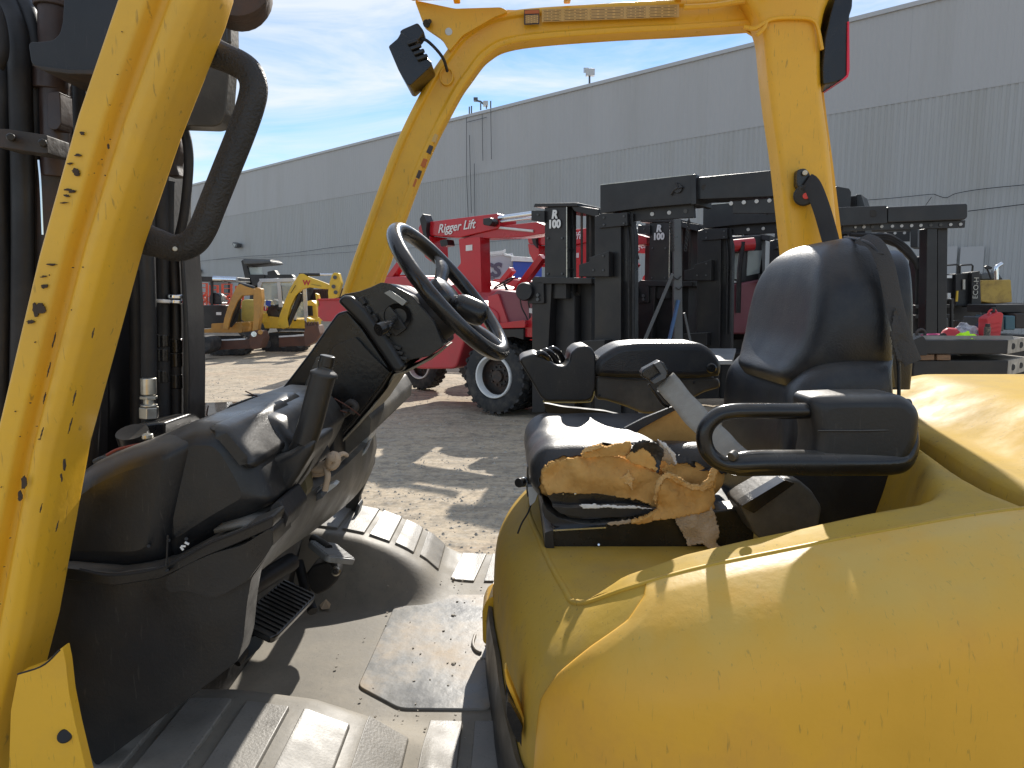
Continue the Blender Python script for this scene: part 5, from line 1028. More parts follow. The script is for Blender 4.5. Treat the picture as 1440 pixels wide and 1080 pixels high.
for pts in ([(430, 690, 1.4), (446, 686, 1.4), (460, 686, 1.4)], [(478, 665, 1.7), (500, 648, 1.8), (516, 630, 1.9), (525, 606, 2.1)], [(476, 660, 1.7), (502, 640, 1.85), (520, 618, 2.0)], [(485, 640, 1.7), (505, 620, 1.85), (521, 600, 2.05)], [(520, 600, 2.0), (522, 588, 2.0), (521, 575, 2.0)]): ptube('white_trim_strip', pts, .0035, WS, FK, seg=6, n=14)
pl('white_clip', [(446, 690), (468, 680), (473, 683), (452, 699), (447, 700)], 1.32, 1.35, WS, FK, r=1, bevel=.002); pl('grey_block', [(444, 694), (452, 692), (455, 700), (444, 706)], 1.29, 1.33, DKG, FK, bevel=.003)
vt = pl('vent_housing', [(486, 640), (496, 612), (508, 590), (521, 577), (522, 600), (518, 620), (500, 645), (490, 650)], 1.95, 2.05, GRYP, FK, bevel=.004)
for (a, b) in ((488, 620), (498, 606), (512, 590)): pl('vent_pane', [(a, b), (a+9, b-8), (a+9, b+4), (a+1, b+12)], 1.93, 1.945, GLSD, vt, bevel=.001)
for q in range(6): bar('vent_slat', P(497+q*3.5, 610-q*4, 1.925), P(499+q*3.5, 626-q*4, 1.925), .002, .002, DKG, vt, bevel=0)
pl('green_panel', [(486, 652), (510, 634), (512, 640), (490, 662)], 1.85, 1.9, mat('grey_green_panel', (.12, .16, .14), rough=.4), FK, bevel=.002)
lathe('amber_knob', [(0, .006), (.008, .004), (.01, 0), (0, 0)], P(520, 605, 1.95), (0, -1, 0), TAPE, FK, seg=12)

# ---------------- steering column
pod = thing_pod = pl('instrument_pod', [(476, 420), (482, 414), (504, 410), (521, 404), (536, 397), (549, 399), (580, 416), (586, 424), (610, 452), (622, 482), (622, 488), (604, 501), (576, 506), (556, 525), (545, 500), (520, 470), (492, 434)], 1.50, 1.80, BLKS, FK, r=4, bevel=.010, seg=3)
soft('pod_rim', [(474, 424), (482, 415), (494, 416), (512, 432), (534, 461), (552, 487), (569, 515), (565, 523), (553, 524), (533, 494), (510, 460), (488, 438)], 1.47, 1.82, BLK, r=5, inset=.008, parent=pod)
pl('display_window', [(540, 412), (548, 408), (572, 424), (566, 430)], 1.478, 1.502, GLSD, pod, r=1, bevel=.002)
pl('pod_top_cover', [(521, 405), (536, 398), (549, 400), (566, 410), (580, 418), (572, 423), (548, 409), (534, 404)], 1.52, 1.78, BLKD, pod, bevel=.004)
def key(u, v, l, w, ang): 
    c, s = math.cos(ang), math.sin(ang); q = [(u+a*l*c-b*w*s, v+a*l*s+b*w*c) for a, b in ((-.5, -.5), (.5, -.5), (.5, .5), (-.5, .5))]; return pl('rocker_switch', q, 1.482, 1.50, BLK, pod, r=2, bevel=.002)
for (u, v) in ((508, 424), (516, 437), (526, 448)): key(u, v, 12, 8, .95); 
for (u, v) in ((541, 478), (546, 485), (559, 496), (565, 504), (541, 470), (556, 489)): key(u, v, 15, 5, .25)
pl('key_panel', [(530, 440), (548, 430), (572, 462), (556, 474)], 1.48, 1.50, BLKS, pod, r=3, bevel=.003)
ptube('direction_lever', [(556, 447, 1.49), (552, 452, 1.45), (545, 458, 1.42), (532, 464, 1.40)], lambda k: .007+.006*sstep(.3, .9, k), BLKS, FK, seg=14, n=20)
lathe('lever_boot', [(0, -.012), (.016, -.012), (.024, .0), (.028, .012)], P(558, 447, 1.49), (.25, -1, .3), BLK, pod, seg=24)
cl = pl('column_shroud', [(458, 462), (474, 440), (489, 436), (510, 460), (533, 494), (553, 524), (541, 545), (520, 572), (500, 596), (476, 622), (458, 634), (445, 616), (430, 600), (395, 585), (388, 556), (410, 528), (436, 494)], 1.53, 1.74, BLKS, FK, r=5, bevel=.008, seg=3)
pl('shroud_face', [(463, 494), (470, 486), (500, 474), (524, 500), (549, 524), (498, 590), (462, 628), (440, 600), (446, 560), (460, 520)], 1.515, 1.54, BLKS, cl, r=3, bevel=.006)
pl('shroud_lit_edge', [(553, 526), (571, 520.5), (605, 502.5), (622, 489), (625, 490), (607, 505.5), (573, 523.5), (556, 529), (524, 576), (503, 600), (478, 626), (475, 625), (500, 598), (521, 574), (543, 546)], 1.528, 1.75, mat('sunlit_dusty_beige', (.30, .265, .20), rough=.7, var=.3, vs=8, dirt=(.12, .10, .08), da=.6, ds=9), FK, bevel=.002)  # dusty plastic, coloured paler to stand for sunlight on the column's rear face
pl('column_lower', [(446, 500), (460, 508), (456, 540), (440, 585), (415, 600), (404, 590), (424, 552)], 1.50, 1.56, BLKD, FK, r=5, bevel=.010)
ptube('column_strut', [(500, 570, 1.47), (488, 578, 1.46), (472, 590, 1.45)], .009, STLR, FK, seg=10); ptube('column_strut', [(486, 572, 1.46), (494, 566, 1.45), (500, 572, 1.45), (494, 580, 1.45)], .008, STLR, FK, seg=10, n=14)
lathe('column_collar', [(.055, 0), (.062, .01), (.058, .05), (.045, .06), (0, .06)], P(596, 452, 1.60), P(650, 420, 1.6)-P(596, 452, 1.60), RUB, FK, seg=36)
# ---------------- steering wheel
Wc = P(633.5, 410, 1.60); e1 = (P(707, 497, 1.60)-P(560, 323, 1.60)); Rw = e1.length/2*.985; e1.normalize()
nw = Vector((-e1.z, 0, e1.x)); nw = nw if nw.z > 0 else -nw          # towards the driver
nw = (nw+Vector((0, -.14, 0))).normalized(); e2 = nw.cross(e1).normalized()
sw = tube('steering_wheel', [Wc+e1*Rw*math.cos(a)+e2*Rw*math.sin(a) for a in [2*math.pi*k/64 for k in range(64)]], 0.0168, BLKS, FK, seg=18, closed=True)
for k in range(64): pass
# rim covering slightly flattened: rebuild as loft for thickness, hub and spokes
hubc = Wc-nw*.035
lathe('wheel_hub', [(.034, -.045), (.042, -.03), (.047, 0), (.047, .022), (.042, .034), (.028, .040), (0, .041)], hubc, nw, BLKS, sw, seg=36)
lathe('column_sleeve', [(.040, -.12), (.044, -.06), (.038, -.04)], hubc, nw, BLK, sw, seg=30)
for a in (R(8), R(-172+60), R(172-55)):
    d = e1*math.cos(a)+e2*math.sin(a); sd = nw.cross(d); rows = []
    for q in range(9):
        t = q/8; c = hubc+nw*(.012+.023*sstep(.1, .9, t)) + d*(.03+(Rw-.034)*t); w = .026-.010*math.sin(t*math.pi)+.006*t; h = .010
        rows.append([c+sd*w*math.cos(b)+nw*h*math.sin(b) for b in [2*math.pi*k/16 for k in range(16)]])
    grid('wheel_spoke', rows, BLKS, sw, closed=True, cap=True)
kb = hubc+nw*.03+e1*.07
rows = []
ax1 = (e1*.9+nw*.45).normalized()
kc = P(661, 436, 1.56)
for q in range(13):
    t = q/12; r = .027*math.sqrt(max(0, 1-(2*t-1)**4))+.001; c = kc+ax1*(t-.5)*.085
    rows.append([c+e2*r*math.cos(b)+ax1.cross(e2)*r*math.sin(b) for b in [2*math.pi*k/20 for k in range(20)]])
grid('spinner_knob', rows, BLKS, sw, closed=True, cap=True); cyl('spinner_stem', kc-nw*.0, hubc+nw*.0, .024, BLKS, sw)
# ---------------- parking brake lever
ptube('brake_lever_arm', [(372, 690, 1.16), (392, 676, 1.14), (412, 655, 1.13), (426, 632, 1.13), (436, 610, 1.13)], lambda k: .034-.016*k, BLK, FK, seg=18, n=20, flat=.55, updir=(0, 1, 0))
soft('lever_housing', [(364, 645), (392, 644), (414, 632), (426, 622), (442, 620), (440, 635), (418, 672), (390, 712), (380, 708), (372, 690)], 1.08, 1.2, BLK, r=6, inset=.01)
gr_ = ptube('brake_grip', [(428, 622, 1.1), (436, 598, 1.1), (446, 560, 1.1), (455, 527, 1.1)], lambda k: .0195-.004*sstep(.0, .1, k)*0, BLK, FK, seg=24, n=24, flat=.95)
ptube('grip_collar', [(423, 618, 1.1), (432, 622, 1.1), (440, 628, 1.1)], .009, BLK, gr_, seg=10)
ptube('grip_end', [(455, 529, 1.1), (457, 518, 1.1), (458, 508, 1.1)], lambda k: .0215-.010*sstep(.15, .5, k), BLK, gr_, seg=20, n=12); cyl('release_button', P(458, 516, 1.1), P(461, 500, 1.1), .012, BLKS, gr_, seg=16)
# ---------------- pedals
def pedal(name, c, ax_u, ax_v, lu, lv, n, mt, rib, parent=FK, th=.016):
    ax_u = Vector(ax_u).normalized(); ax_v = Vector(ax_v); ax_v = (ax_v-ax_u*ax_v.dot(ax_u)).normalized(); nn = ax_u.cross(ax_v); nn = nn if nn.z > 0 else -nn
    q = rnd2([(-.5, -.5), (.5, -.5), (.5, .5), (-.5, .5)], [.18, .18, .12, .12], 5)
    o = extr(name, [c+ax_u*lu*a+ax_v*lv*b-nn*th for a, b in q], nn*th, mt, parent, bevel=.004)
    for k in range(n):
        t = (k+.5)/n-.5; a = c+ax_u*lu*t*.93; bar(rib, a-ax_v*lv*.45, a+ax_v*lv*.45, lu/n*.5, .005, mt, o, up=tuple(ax_u), bevel=.0012)
    return o
c = P(392, 850, 1.33); pa = P(378, 880, 1.33); 
e_long = P(352, 885, 1.24)-P(425, 822, 1.50)
acc = pedal('accelerator_pedal', P(394, 852, 1.46), P(426, 822, 1.58)-P(362, 882, 1.34), (1, 0, -.45), .24, .088, 13, BLKS, 'pedal_rib')
ptube('pedal_arm', [(372, 885, 1.42), (352, 905, 1.4), (332, 932, 1.36)], .011, STLR, FK, seg=10); pl('pedal_link', [(345, 900), (375, 888), (365, 912), (338, 935), (328, 930)], 1.38, 1.40, DKG, FK, r=3, bevel=.003)
brk = pedal('brake_pedal', P(467, 773, 1.72), Vector((.55, -.6, -.12)), (1, .9, -.5), .105, .085, 11, mat('worn_metal_pedal', (.30, .30, .29), rough=.4, dirt=(.08, .08, .07), da=.6, ds=20), 'pedal_rib')
ptube('pedal_arm', [(440, 757, 1.76), (452, 764, 1.74), (462, 772, 1.72)], .012, STL, FK, seg=10)
pl('pedal_bracket', [(440, 795), (462, 790), (475, 805), (476, 815), (462, 830), (445, 838), (436, 830), (428, 810)], 1.7, 1.76, RUB, FK, r=5, bevel=.006)
lathe('pedal_stop', [(.008, -.002), (.011, 0), (.011, .016), (.008, .018)], P(472, 803, 1.66), (.3, -1, .3), ZINC, FK, seg=16)
mesh('leaf_scrap', [PZ(449, 851, FZ+.01), PZ(458, 843, FZ+.02), PZ(467, 845, FZ+.012), PZ(463, 856, FZ+.008), PZ(452, 857, FZ+.006)], [(0, 1, 2, 3, 4)], mat('dry_leaf', (.55, .42, .28), rough=.9), FK, smooth=False, solid=.001)
for pts, r in (([(300, 865, 1.2), (330, 840, 1.3), (370, 815, 1.4), (410, 790, 1.5)], .02), ([(420, 790, 1.7), (430, 830, 1.65), (440, 860, 1.6)], .012)): ptube('floor_linkage', pts, r, RUB, FK, seg=10, n=12)
# ---------------- hood: outer shell, deck, counterweight
def zr(x): return lerpt([(.04, 1.418), (.10, 1.43), (.17, 1.483), (.26, 1.517), (.38, 1.547), (.53, 1.58), (.70, 1.613), (1.3, 1.64)], x)
def ys_(x): return lerpt([(.035, 1.60), (.045, 1.50), (.06, 1.35), (.087, 1.147), (.106, 1.063), (.17, .995), (.26, .98), (.38, .972), (.53, .966), (.70, .955), (1.3, .945)], x)
DECK = 1.42
def xg(y): return .735+.20*sstep(1.0, 1.5, y)*.45+.03*max(0, y-1.5)
def hoodz(x, y):
    # basin: rounded box x<.72, y>1.03
    dx = x-(.60+.10*sstep(1.05, 1.35, y)); dy = 1.10-y; r = .07
    dd = math.hypot(max(dx, 0), max(dy, 0))+min(max(dx, dy), 0)-r
    rim = zr(x)
    w = sstep(.0, -.075, dd)
    return rim*(1-w)+DECK*w
xs = list(np.arange(.035, .13, .006))+list(np.arange(.13, .845, .012)); rows = []
ny = 90
for x in xs:
    y0 = ys_(x); row = []
    for j in range(ny+1):
        t = j/ny; y1 = lerpt([(.035, 1.64), (.045, 1.69), (.07, 1.82), (.12, 1.98), (.19, 2.13), (.30, 2.25), (.4, 2.27)], x); y = y0+(y1-y0)*(t**1.35); X = min(x, xg(y)-.006)
        row.append(Vector((X, y, hoodz(X, y)-.016*sstep(xg(y)-.03, xg(y)-.004, X))))
    rows.append(row)
hd = grid('engine_hood', rows, YELF, FK, ang=60)
for k in range(14): y_ = 1.0+k*.09; box('gap_seal', (xg(y_)+.004, y_, 1.52), (.05, .095, .06), RUB, FK, bevel=0)
TT = [(.30, 2.25, DECK), (.12, 1.98, DECK), (.04, 1.66, DECK)]+[(x, ys_(x), hoodz(x, ys_(x))) for x in (.06, .087, .106, .17, .26, .38, .53, .70, .9, 1.3)]
NN = [(-.6, .8), (-.8, .5), (-1, .15), (-1, -.2), (-.85, -.5), (-.6, -.8), (-.15, -1), (0, -1), (0, -1), (0, -1), (0, -1), (0, -1), (0, -1)]
PR = [(0, 0), (.03, .009), (.062, .022), (.093, .037), (.122, .056), (.145, .085), (.157, .13), (.163, .22), (.165, .34), (.165, .5)]
SCL = [.5, .5, .5, .5, .58, .72, .9, 1, 1, 1, 1, 1, 1]
def shell(s, d):
    """s: 0..12 along the edge, d: drop 0..1"""
    k = min(int(s), 11); f = s-k
    def ip(A):
        a = Vector(A[max(k-1, 0)]); b = Vector(A[k]); c = Vector(A[k+1]); e = Vector(A[min(k+2, 12)])
        return .5*((2*b)+(c-a)*f+(2*a-5*b+4*c-e)*f*f+(e-a+3*b-3*c)*f**3)
    T = ip(TT); n = Vector(NN[k]).lerp(Vector(NN[k+1]), f).normalized()
    q = d*(len(PR)-1); i = min(int(q), len(PR)-2); g = q-i; o = PR[i][0]+(PR[i+1][0]-PR[i][0])*g; dr = PR[i][1]+(PR[i+1][1]-PR[i][1])*g
    o *= SCL[k]+(SCL[k+1]-SCL[k])*f
    return T+Vector((n.x*o, n.y*o, -dr)), Vector((n.x, n.y, .3)).normalized()
PRs = cm([(a, b, 0) for a, b in PR], 46); PR = [(p.x, p.y) for p in PRs]
rows = [[shell(12*i/150, j/44)[0] for j in range(45)] for i in range(151)]
grid('hood_side_shell', rows, YELF, FK, ang=70)
# proud side door with arched front edge
def s_left(d): return lerpt([(0, 6.3), (.10, 6.25), (.22, 6.0), (.34, 5.6), (.48, 5.25), (.6, 5.05), (.8, 4.95), (1, 4.95)], d)
rows = []
for j in range(61):
    d = (j/60)**1.15; a = s_left(max(0, d-.02)); row = []
    for i in range(141):
        s = a+(12-a)*(i/140)**1.2; p, n = shell(s, d); e = min(1, (i/140)*14)**.5
        row.append(p+n*(.0075*e*min(1, max(0, (d-.01)*9)+.0)+.0004))
    rows.append(row)
sp = grid('side_door', rows, YELH, FK, ang=70)
mod = sp.modifiers.new('s', 'SOLIDIFY'); mod.thickness = .004; mod.offset = 0
tube('hood_front_bead', [shell(.0+6.2*i/70, .0)[0]+Vector((0, 0, -.004)) for i in range(71)], .0065, YELF, FK, seg=10)
# top lip strip of the hood edge
tube('hood_edge_bead', [shell(4.6+7.4*i/60, .02)[0]+Vector((0, 0, .001)) for i in range(61)], .0035, YELF, FK, seg=8)
ptube('door_seam', [(1178, 790, .9), (1300, 770, .9)], .0004, RUB, FK)
bpy.data.objects.remove(bpy.data.objects['door_seam'])
# counterweight behind the groove
rows = []
for j in range(70):
    y = .955+(2.3-.955)*(j/69)**1.2; row = []
    for i in range(60):
        t = (i/59)**1.3; x = xg(y)+.012+t*1.5
        b = .016*sstep(0, .03, x-xg(y)-.012)
        rise = sstep(.075, .20+.10*sstep(1.1, 2.0, y), x-xg(y))
        z = 1.622+b-.014+.075*rise*sstep(.93, 1.15, y)-.10*sstep(1.88, 2.3, y)
        if i == 0: z -= .08
        row.append(Vector((x, y, z)))
    rows.append(row)
cw = grid('counterweight', rows, YELF, FK, ang=70)
rows = []
for i in range(60):
    t = (i/59)**1.3; x = xg(.955)+.006+t*1.5; row = []
    for j in range(24): o, dr = PR[int(j/23*45)]; row.append(Vector((x, .955-o, 1.624-dr-.0)))
    rows.append(row)
grid('counterweight_side', rows, YELH, cw, ang=70)
# latch in the front corner
lt = pl('hood_latch', [(711, 955), (715, 962), (732, 1002), (738, 1018), (737, 1056), (728, 1040), (712, 1005)], 1.03, 1.05, RUB, FK, r=2, bevel=.003)
pl('latch_handle', [(713, 985), (718, 990), (729, 1010), (735, 1022), (729, 1046), (722, 1032), (712, 1006)], 1.0, 1.03, BLKS, lt, r=3, bevel=.005)
pl('latch_recess_edge', [(709, 942), (712, 940), (714, 950), (738, 1012), (739, 1060), (736, 1060), (735, 1018), (712, 962)], 1.02, 1.04, YELH, lt, bevel=.002)
# black skirt and rear of floor
rows = []
for i in range(30):
    s = 1.0+4.2*i/29; p, n = shell(s, 1.0); p0, n0 = shell(s, .79)
    rows.append([p0+n0*.002, p0+n0*.012, shell(s, .82)[0]+n0*.016, shell(s, .9)[0]+n*.018, p+n*.02, p+n*.02+Vector((0, 0, -.06))])
grid('hood_skirt', rows, BLK, FK, ang=60)
pl('yellow_stop', [(678, 860), (684, 845), (694, 838), (696, 870), (692, 912), (679, 903)], 1.58, 1.66, YEL, FK, r=4, bevel=.006)
tube('mat_edge_lip', [PZ(u, v, FZ+.008) for u, v in ((668, 893), (665, 905), (669, 914), (676, 918))], .004, PADC, FK, seg=8, n=16)

# ---------------- seat
ST = pl('seat', [(766, 750), (775, 743), (1044, 714), (1062, 730), (1060, 775), (980, 781), (770, 778)], 1.34, 1.40, BLKS, FK, r=4, bevel=.005)
def sp_(name, pts, y0, y1, mt, r=3, bevel=.005, **kw): return pl(name, pts, y0, y1, mt, ST, r=r, bevel=bevel, **kw)
sp_('seat_rail', [(766, 749), (778, 745), (780, 776), (766, 776)], 1.33, 1.9, BLK, r=2)
sp_('seat_base', [(800, 760), (1060, 740), (1230, 750), (1215, 775), (900, 800), (800, 785)], 1.45, 1.8, RUB)
# rounded box with displaced surface
def rbox(name, c, h, r, n, mt, parent, keep=None, off=0, disp=None, shear=0, thick=0, **kw):
    bm = bmesh.new(); bmesh.ops.create_cube(bm, size=2); bmesh.ops.subdivide_edges(bm, edges=bm.edges, cuts=n, use_grid_fill=True)
    c = Vector(c); h = Vector(h)
    for v in bm.verts:
        p = Vector((v.co.x*h.x, v.co.y*h.y, v.co.z*h.z)); q = Vector((max(-h.x+r, min(h.x-r, p.x)), max(-h.y+r, min(h.y-r, p.y)), max(-h.z+r, min(h.z-r, p.z)))); d = p-q
        nn = d.normalized() if d.length > 1e-6 else Vector((0, 0, 1)); p = q+nn*(r+off) if d.length > 1e-6 else p
        if disp: p = disp(p, nn)
        v.co = c+p+Vector((0, 0, p.x*shear))
    if keep:
        dl = [f for f in bm.faces if not keep(f.calc_center_median(), f.normal)]; bmesh.ops.delete(bm, geom=dl, context='FACES')
    me = bpy.data.meshes.new(name); bmesh.ops.recalc_face_normals(bm, faces=bm.faces); bm.to_mesh(me); bm.free()
    o = link(name, me, mt, parent, ang=70, **kw)
    if thick: m = o.modifiers.new('s', 'SOLIDIFY'); m.thickness = thick; m.offset = 1
    return o
def poly_in(u, v, pts):
    c = False; j = len(pts)-1
    for i in range(len(pts)):
        a, b = pts[i], pts[j]
        if (a[1] > v) != (b[1] > v) and u < (b[0]-a[0])*(v-a[1])/(b[1]-a[1])+a[0]: c = not c
        j = i
    return c
sc_c = Vector((.235, 1.60, 1.552)); sc_h = Vector((.195, .235, .056))
def fdisp(p, n):
    q = p*9; return p+n*(.006*noise.noise(q)+.002*noise.noise(q*3))+Vector((0, 0, .012*math.cos(p.y*6)*0-.02*math.exp(-((p.y)/.16)**2)*(1 if p.z > 0 else 0)))
rbox('foam_cushion', sc_c, sc_h, .048, 44, FOAM, ST, disp=fdisp)
COVER = [(700, 560), (1100, 560), (1100, 668), (1003, 664), (985, 652), (965, 648), (946, 641), (930, 632), (912, 626), (900, 628), (893, 640), (880, 634), (868, 626), (846, 624), (828, 632), (818, 640), (800, 641), (782, 646), (768, 655), (760, 668), (758, 690), (761, 716), (700, 760)]
HOLE = [(886, 640), (900, 632), (916, 638), (924, 656), (915, 652), (900, 640)]
def kp(c, n):
    u, v = pix(c); jx = 5*noise.noise(c*55)+2.5*noise.noise(c*130); u += jx; v += 4*noise.noise(c*60+Vector((9, 0, 0)))
    return poly_in(u, v, COVER) or c.y > sc_c.y+.19
def fd2(p, n): q = p*9; return p+n*(.006*noise.noise(q)+.002*noise.noise(q*2))+Vector((0, 0, -.02*math.exp(-((p.y)/.16)**2)*(1 if p.z > 0 else 0)))
rbox('seat_cover', sc_c, sc_h, .048, 110, VIN, ST, keep=kp, off=.0045, disp=fd2, thick=.002)
# far bolster: opened cover and foam
#rbox('foam_bolster', Vector((.31, 1.80, 1.60)), Vector((.125, .05, .065)), .04, 20, FOAM, ST, disp=fdisp)
sp_('torn_cover_flap', [(878, 602), (905, 588), (945, 572), (952, 576), (925, 590), (900, 604), (895, 609)], 1.465, 1.475, VIN, r=0, bevel=.001)
sp_('foam_wedge', [(882, 603), (905, 591), (948, 573), (968, 582), (990, 594), (992, 618), (975, 628), (950, 632), (930, 626), (905, 612)], 1.48, 1.50, FOAM, r=4, bevel=.012)
# curled flaps of cover and foam chunks
def flap(name, pts, y, bulge, mt, th=.006, n=22, seed=0, yfun=None, rough=.0012):
    """ragged sheet filling a px outline at depth y with noise relief"""
    us = [p[0] for p in pts]; vs_ = [p[1] for p in pts]; u0, u1, v0, v1 = min(us), max(us), min(vs_), max(vs_)
    nu = int((u1-u0)/1.6)+2; nv = int((v1-v0)/1.6)+2; idx = {}; V = []; Fc = []
    def vid(i, j):
        if (i, j) not in idx:
            u = u0+(u1-u0)*i/nu; v = v0+(v1-v0)*j/nv; ju = 1.8*noise.noise(Vector((u*.21+seed, v*.21, 0))); jv = 1.8*noise.noise(Vector((u*.21, v*.21+seed, 5)))
            yy = y+(yfun(u, v) if yfun else 0)+bulge*noise.noise(Vector((u*.035+seed, v*.035, 2)))+rough*noise.noise(Vector((u*.15+seed, v*.15, 7)))
            idx[(i, j)] = len(V); V.append(P(u+ju, v+jv, yy))
        return idx[(i, j)]
    for i in range(nu):
        for j in range(nv):
            u = u0+(u1-u0)*(i+.5)/nu; v = v0+(v1-v0)*(j+.5)/nv
            if poly_in(u, v, pts): Fc.append((vid(i, j), vid(i+1, j), vid(i+1, j+1), vid(i, j+1)))
    return mesh(name, V, Fc, mt, ST, solid=th, ang=80)
flap('foam_side', [(762, 660), (776, 650), (800, 645), (822, 642), (845, 640), (870, 642), (895, 652), (920, 664), (934, 672), (940, 690), (932, 712), (926, 716), (900, 704), (880, 700), (860, 697), (830, 692), (800, 692), (770, 694), (762, 680)], 1.352, .022, FOAM, th=.008, seed=1)
flap('torn_foam_strip', [(818, 640), (824, 631), (846, 625), (850, 630), (872, 623), (886, 622), (888, 630), (880, 640), (850, 642), (822, 643)], 1.343, .012, FOAM, th=.010, seed=3)
flap('torn_foam_strip', [(819, 633), (824, 629), (846, 625), (847, 629), (832, 634), (820, 637)], 1.333, .006, FOAML, th=.008, seed=13)
flap('torn_foam_lump', [(880, 642), (890, 632), (905, 631), (915, 638), (922, 650), (924, 662), (905, 656), (890, 650)], 1.34, .01, FOAM, th=.012, seed=4)
flap('foam_flap', [(924, 716), (925, 705), (921, 690), (925, 675), (932, 668), (940, 663), (948, 668), (956, 674), (970, 681), (985, 682), (995, 674), (1000, 660), (1006, 655), (1009, 662), (1004, 690), (1003, 714), (985, 720), (950, 728), (900, 735), (884, 734), (905, 728)], 1.318, .022, FOAM, th=.008, seed=6)
flap('torn_foam_edge', [(921, 690), (925, 675), (932, 668), (941, 663), (950, 669), (968, 680), (986, 682), (996, 672), (1001, 658), (1007, 655), (1008, 664), (1002, 684), (990, 690), (972, 688), (952, 678), (940, 671), (932, 676), (926, 690), (922, 710), (919, 700)], 1.309, .02, FOAML, th=.006, seed=6)
flap('inner_foam', [(928, 660), (945, 650), (970, 656), (1000, 664), (1002, 676), (985, 684), (960, 678), (938, 668)], 1.37, .015, FOAM, th=.01, seed=7)
flap('cover_curl', [(886, 634), (892, 622), (905, 618), (922, 622), (934, 634), (930, 650), (925, 668), (921, 652), (915, 638), (903, 629), (890, 638)], 1.33, .02, VIN, th=.002, seed=8)
flap('cover_curl', [(926, 620), (932, 624), (940, 634), (948, 650), (950, 654), (940, 652), (930, 646), (928, 632)], 1.345, .02, CLOTH, th=.002, seed=9)
flap('cover_curl', [(945, 632), (960, 644), (985, 648), (1002, 662), (985, 662), (968, 652), (950, 652), (936, 640)], 1.36, .025, VIN, th=.002, seed=10)
flap('cover_edge', [(925, 618), (935, 622), (950, 640), (952, 653), (948, 654), (942, 640), (930, 626)], 1.335, .02, WHT, th=.001, seed=11)
flap('foam_tuft', [(872, 672), (880, 668), (884, 661), (887, 668), (893, 674), (888, 678), (890, 690), (884, 682), (876, 677)], 1.338, .01, FOAML, th=.004, seed=12)
flap('hanging_cloth', [(944, 724), (958, 722), (1000, 712), (1004, 720), (1011, 745), (1012, 755), (1006, 760), (1008, 766), (1016, 770), (1014, 774), (1003, 774), (994, 768), (985, 764), (968, 768), (960, 750)], 1.312, .012, CLOTH, th=.0025, seed=14)
flap('pale_thread_strip', [(852, 735), (880, 731), (910, 727), (945, 726), (905, 733), (870, 738), (856, 738)], 1.325, .004, CLOTH, th=.002, seed=15)
# suspension pan under the foam
pn = sp_('seat_pan', [(768, 695), (800, 692), (838, 694), (870, 699), (900, 706), (925, 716), (905, 722), (870, 727), (830, 730), (800, 728), (780, 712)], 1.355, 1.80, BLKS, r=2, bevel=.006)
sp_('pan_rim', [(776, 712), (800, 714), (880, 712), (926, 717), (908, 723), (880, 727), (840, 728), (805, 726), (788, 722)], 1.335, 1.36, BLK, r=2, bevel=.003)
sp_('pan_flange', [(763, 705), (770, 718), (786, 729), (815, 736), (860, 739), (880, 736), (880, 742), (815, 745), (780, 740), (766, 728), (762, 716)], 1.34, 1.80, BLK, r=3, bevel=.004)
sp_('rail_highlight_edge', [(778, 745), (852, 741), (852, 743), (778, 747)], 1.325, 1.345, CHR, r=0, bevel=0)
flap('pan_paint_flake', [(815, 710), (822, 709), (850, 710), (895, 712), (920, 716), (890, 715), (850, 714), (820, 715)], 1.332, .002, WHT, th=.001, seed=16)
for u in (792, 809): cyl('pan_rivet', P(u, 696, 1.35), P(u, 693, 1.35), .003, CHR, ST, seg=8)
cyl('rail_bolt', P(842, 766, 1.335), P(842, 766, 1.34), .003, CHR, ST, seg=8)
sp_('adjuster_plate', [(741, 657), (751, 658), (753, 684), (742, 700), (740, 690)], 1.46, 1.50, BLKS, r=1, bevel=.002)
cyl('adjuster_knob', P(729, 679, 1.44), P(740, 677, 1.47), .010, BLKS, ST, seg=18); cyl('knob_ring', P(735, 678, 1.455), P(738, 677.6, 1.465), .0105, CHR, ST, seg=18)
sp_('adjuster_bracket', [(742, 685), (756, 684), (758, 690), (752, 706), (745, 712)], 1.44, 1.47, GRYP, r=2, bevel=.002)
ptube('adjuster_cable', [(748, 706, 1.45), (742, 722, 1.44), (734, 735, 1.42), (728, 750, 1.4)], .0018, RUB, ST, seg=6, n=12)

# ---------------- backrest
def bslice(z, xf, xb, hw, yc=1.615, dish=.0, rc=.05, n=44, lean=0):
    """closed slice: front face towards -x, with a dished middle"""
    pts = []
    x0, x1 = xf, xb; ys0, ys1 = yc-hw, yc+hw
    q = rnd2([(x0, ys0), (x1, ys0), (x1, ys1), (x0, ys1)], [rc*1.25, rc*.6, rc*.6, rc*1.25], 7)
    out = []
    m = len(q)
    for i in range(m):
        a, b = Vector(q[i]), Vector(q[(i+1) % m]); seg = max(1, int((b-a).length/.02))
        for k in range(seg): out.append(a.lerp(b, k/seg))
    L_ = [0]
    for i in range(len(out)): L_.append(L_[-1]+(out[(i+1) % len(out)]-out[i]).length)
    tot = L_[-1]; res = []
    for k in range(96):
        s = tot*k/96; i = 0
        while L_[i+1] < s: i += 1
        a, b = out[i], out[(i+1) % len(out)]; f = (s-L_[i])/max(1e-9, L_[i+1]-L_[i]); p = a.lerp(b, f)
        t = (p.y-yc)/hw
        if p.x < (x0+x1)/2: p.x += dish*(1-t*t)
        res.append(Vector((p.x, p.y, z)))
    return res
def vz(v, y=1.38): return P(1000, v, y).z
def ux(u, v, y=1.38): return P(u, v, y).x
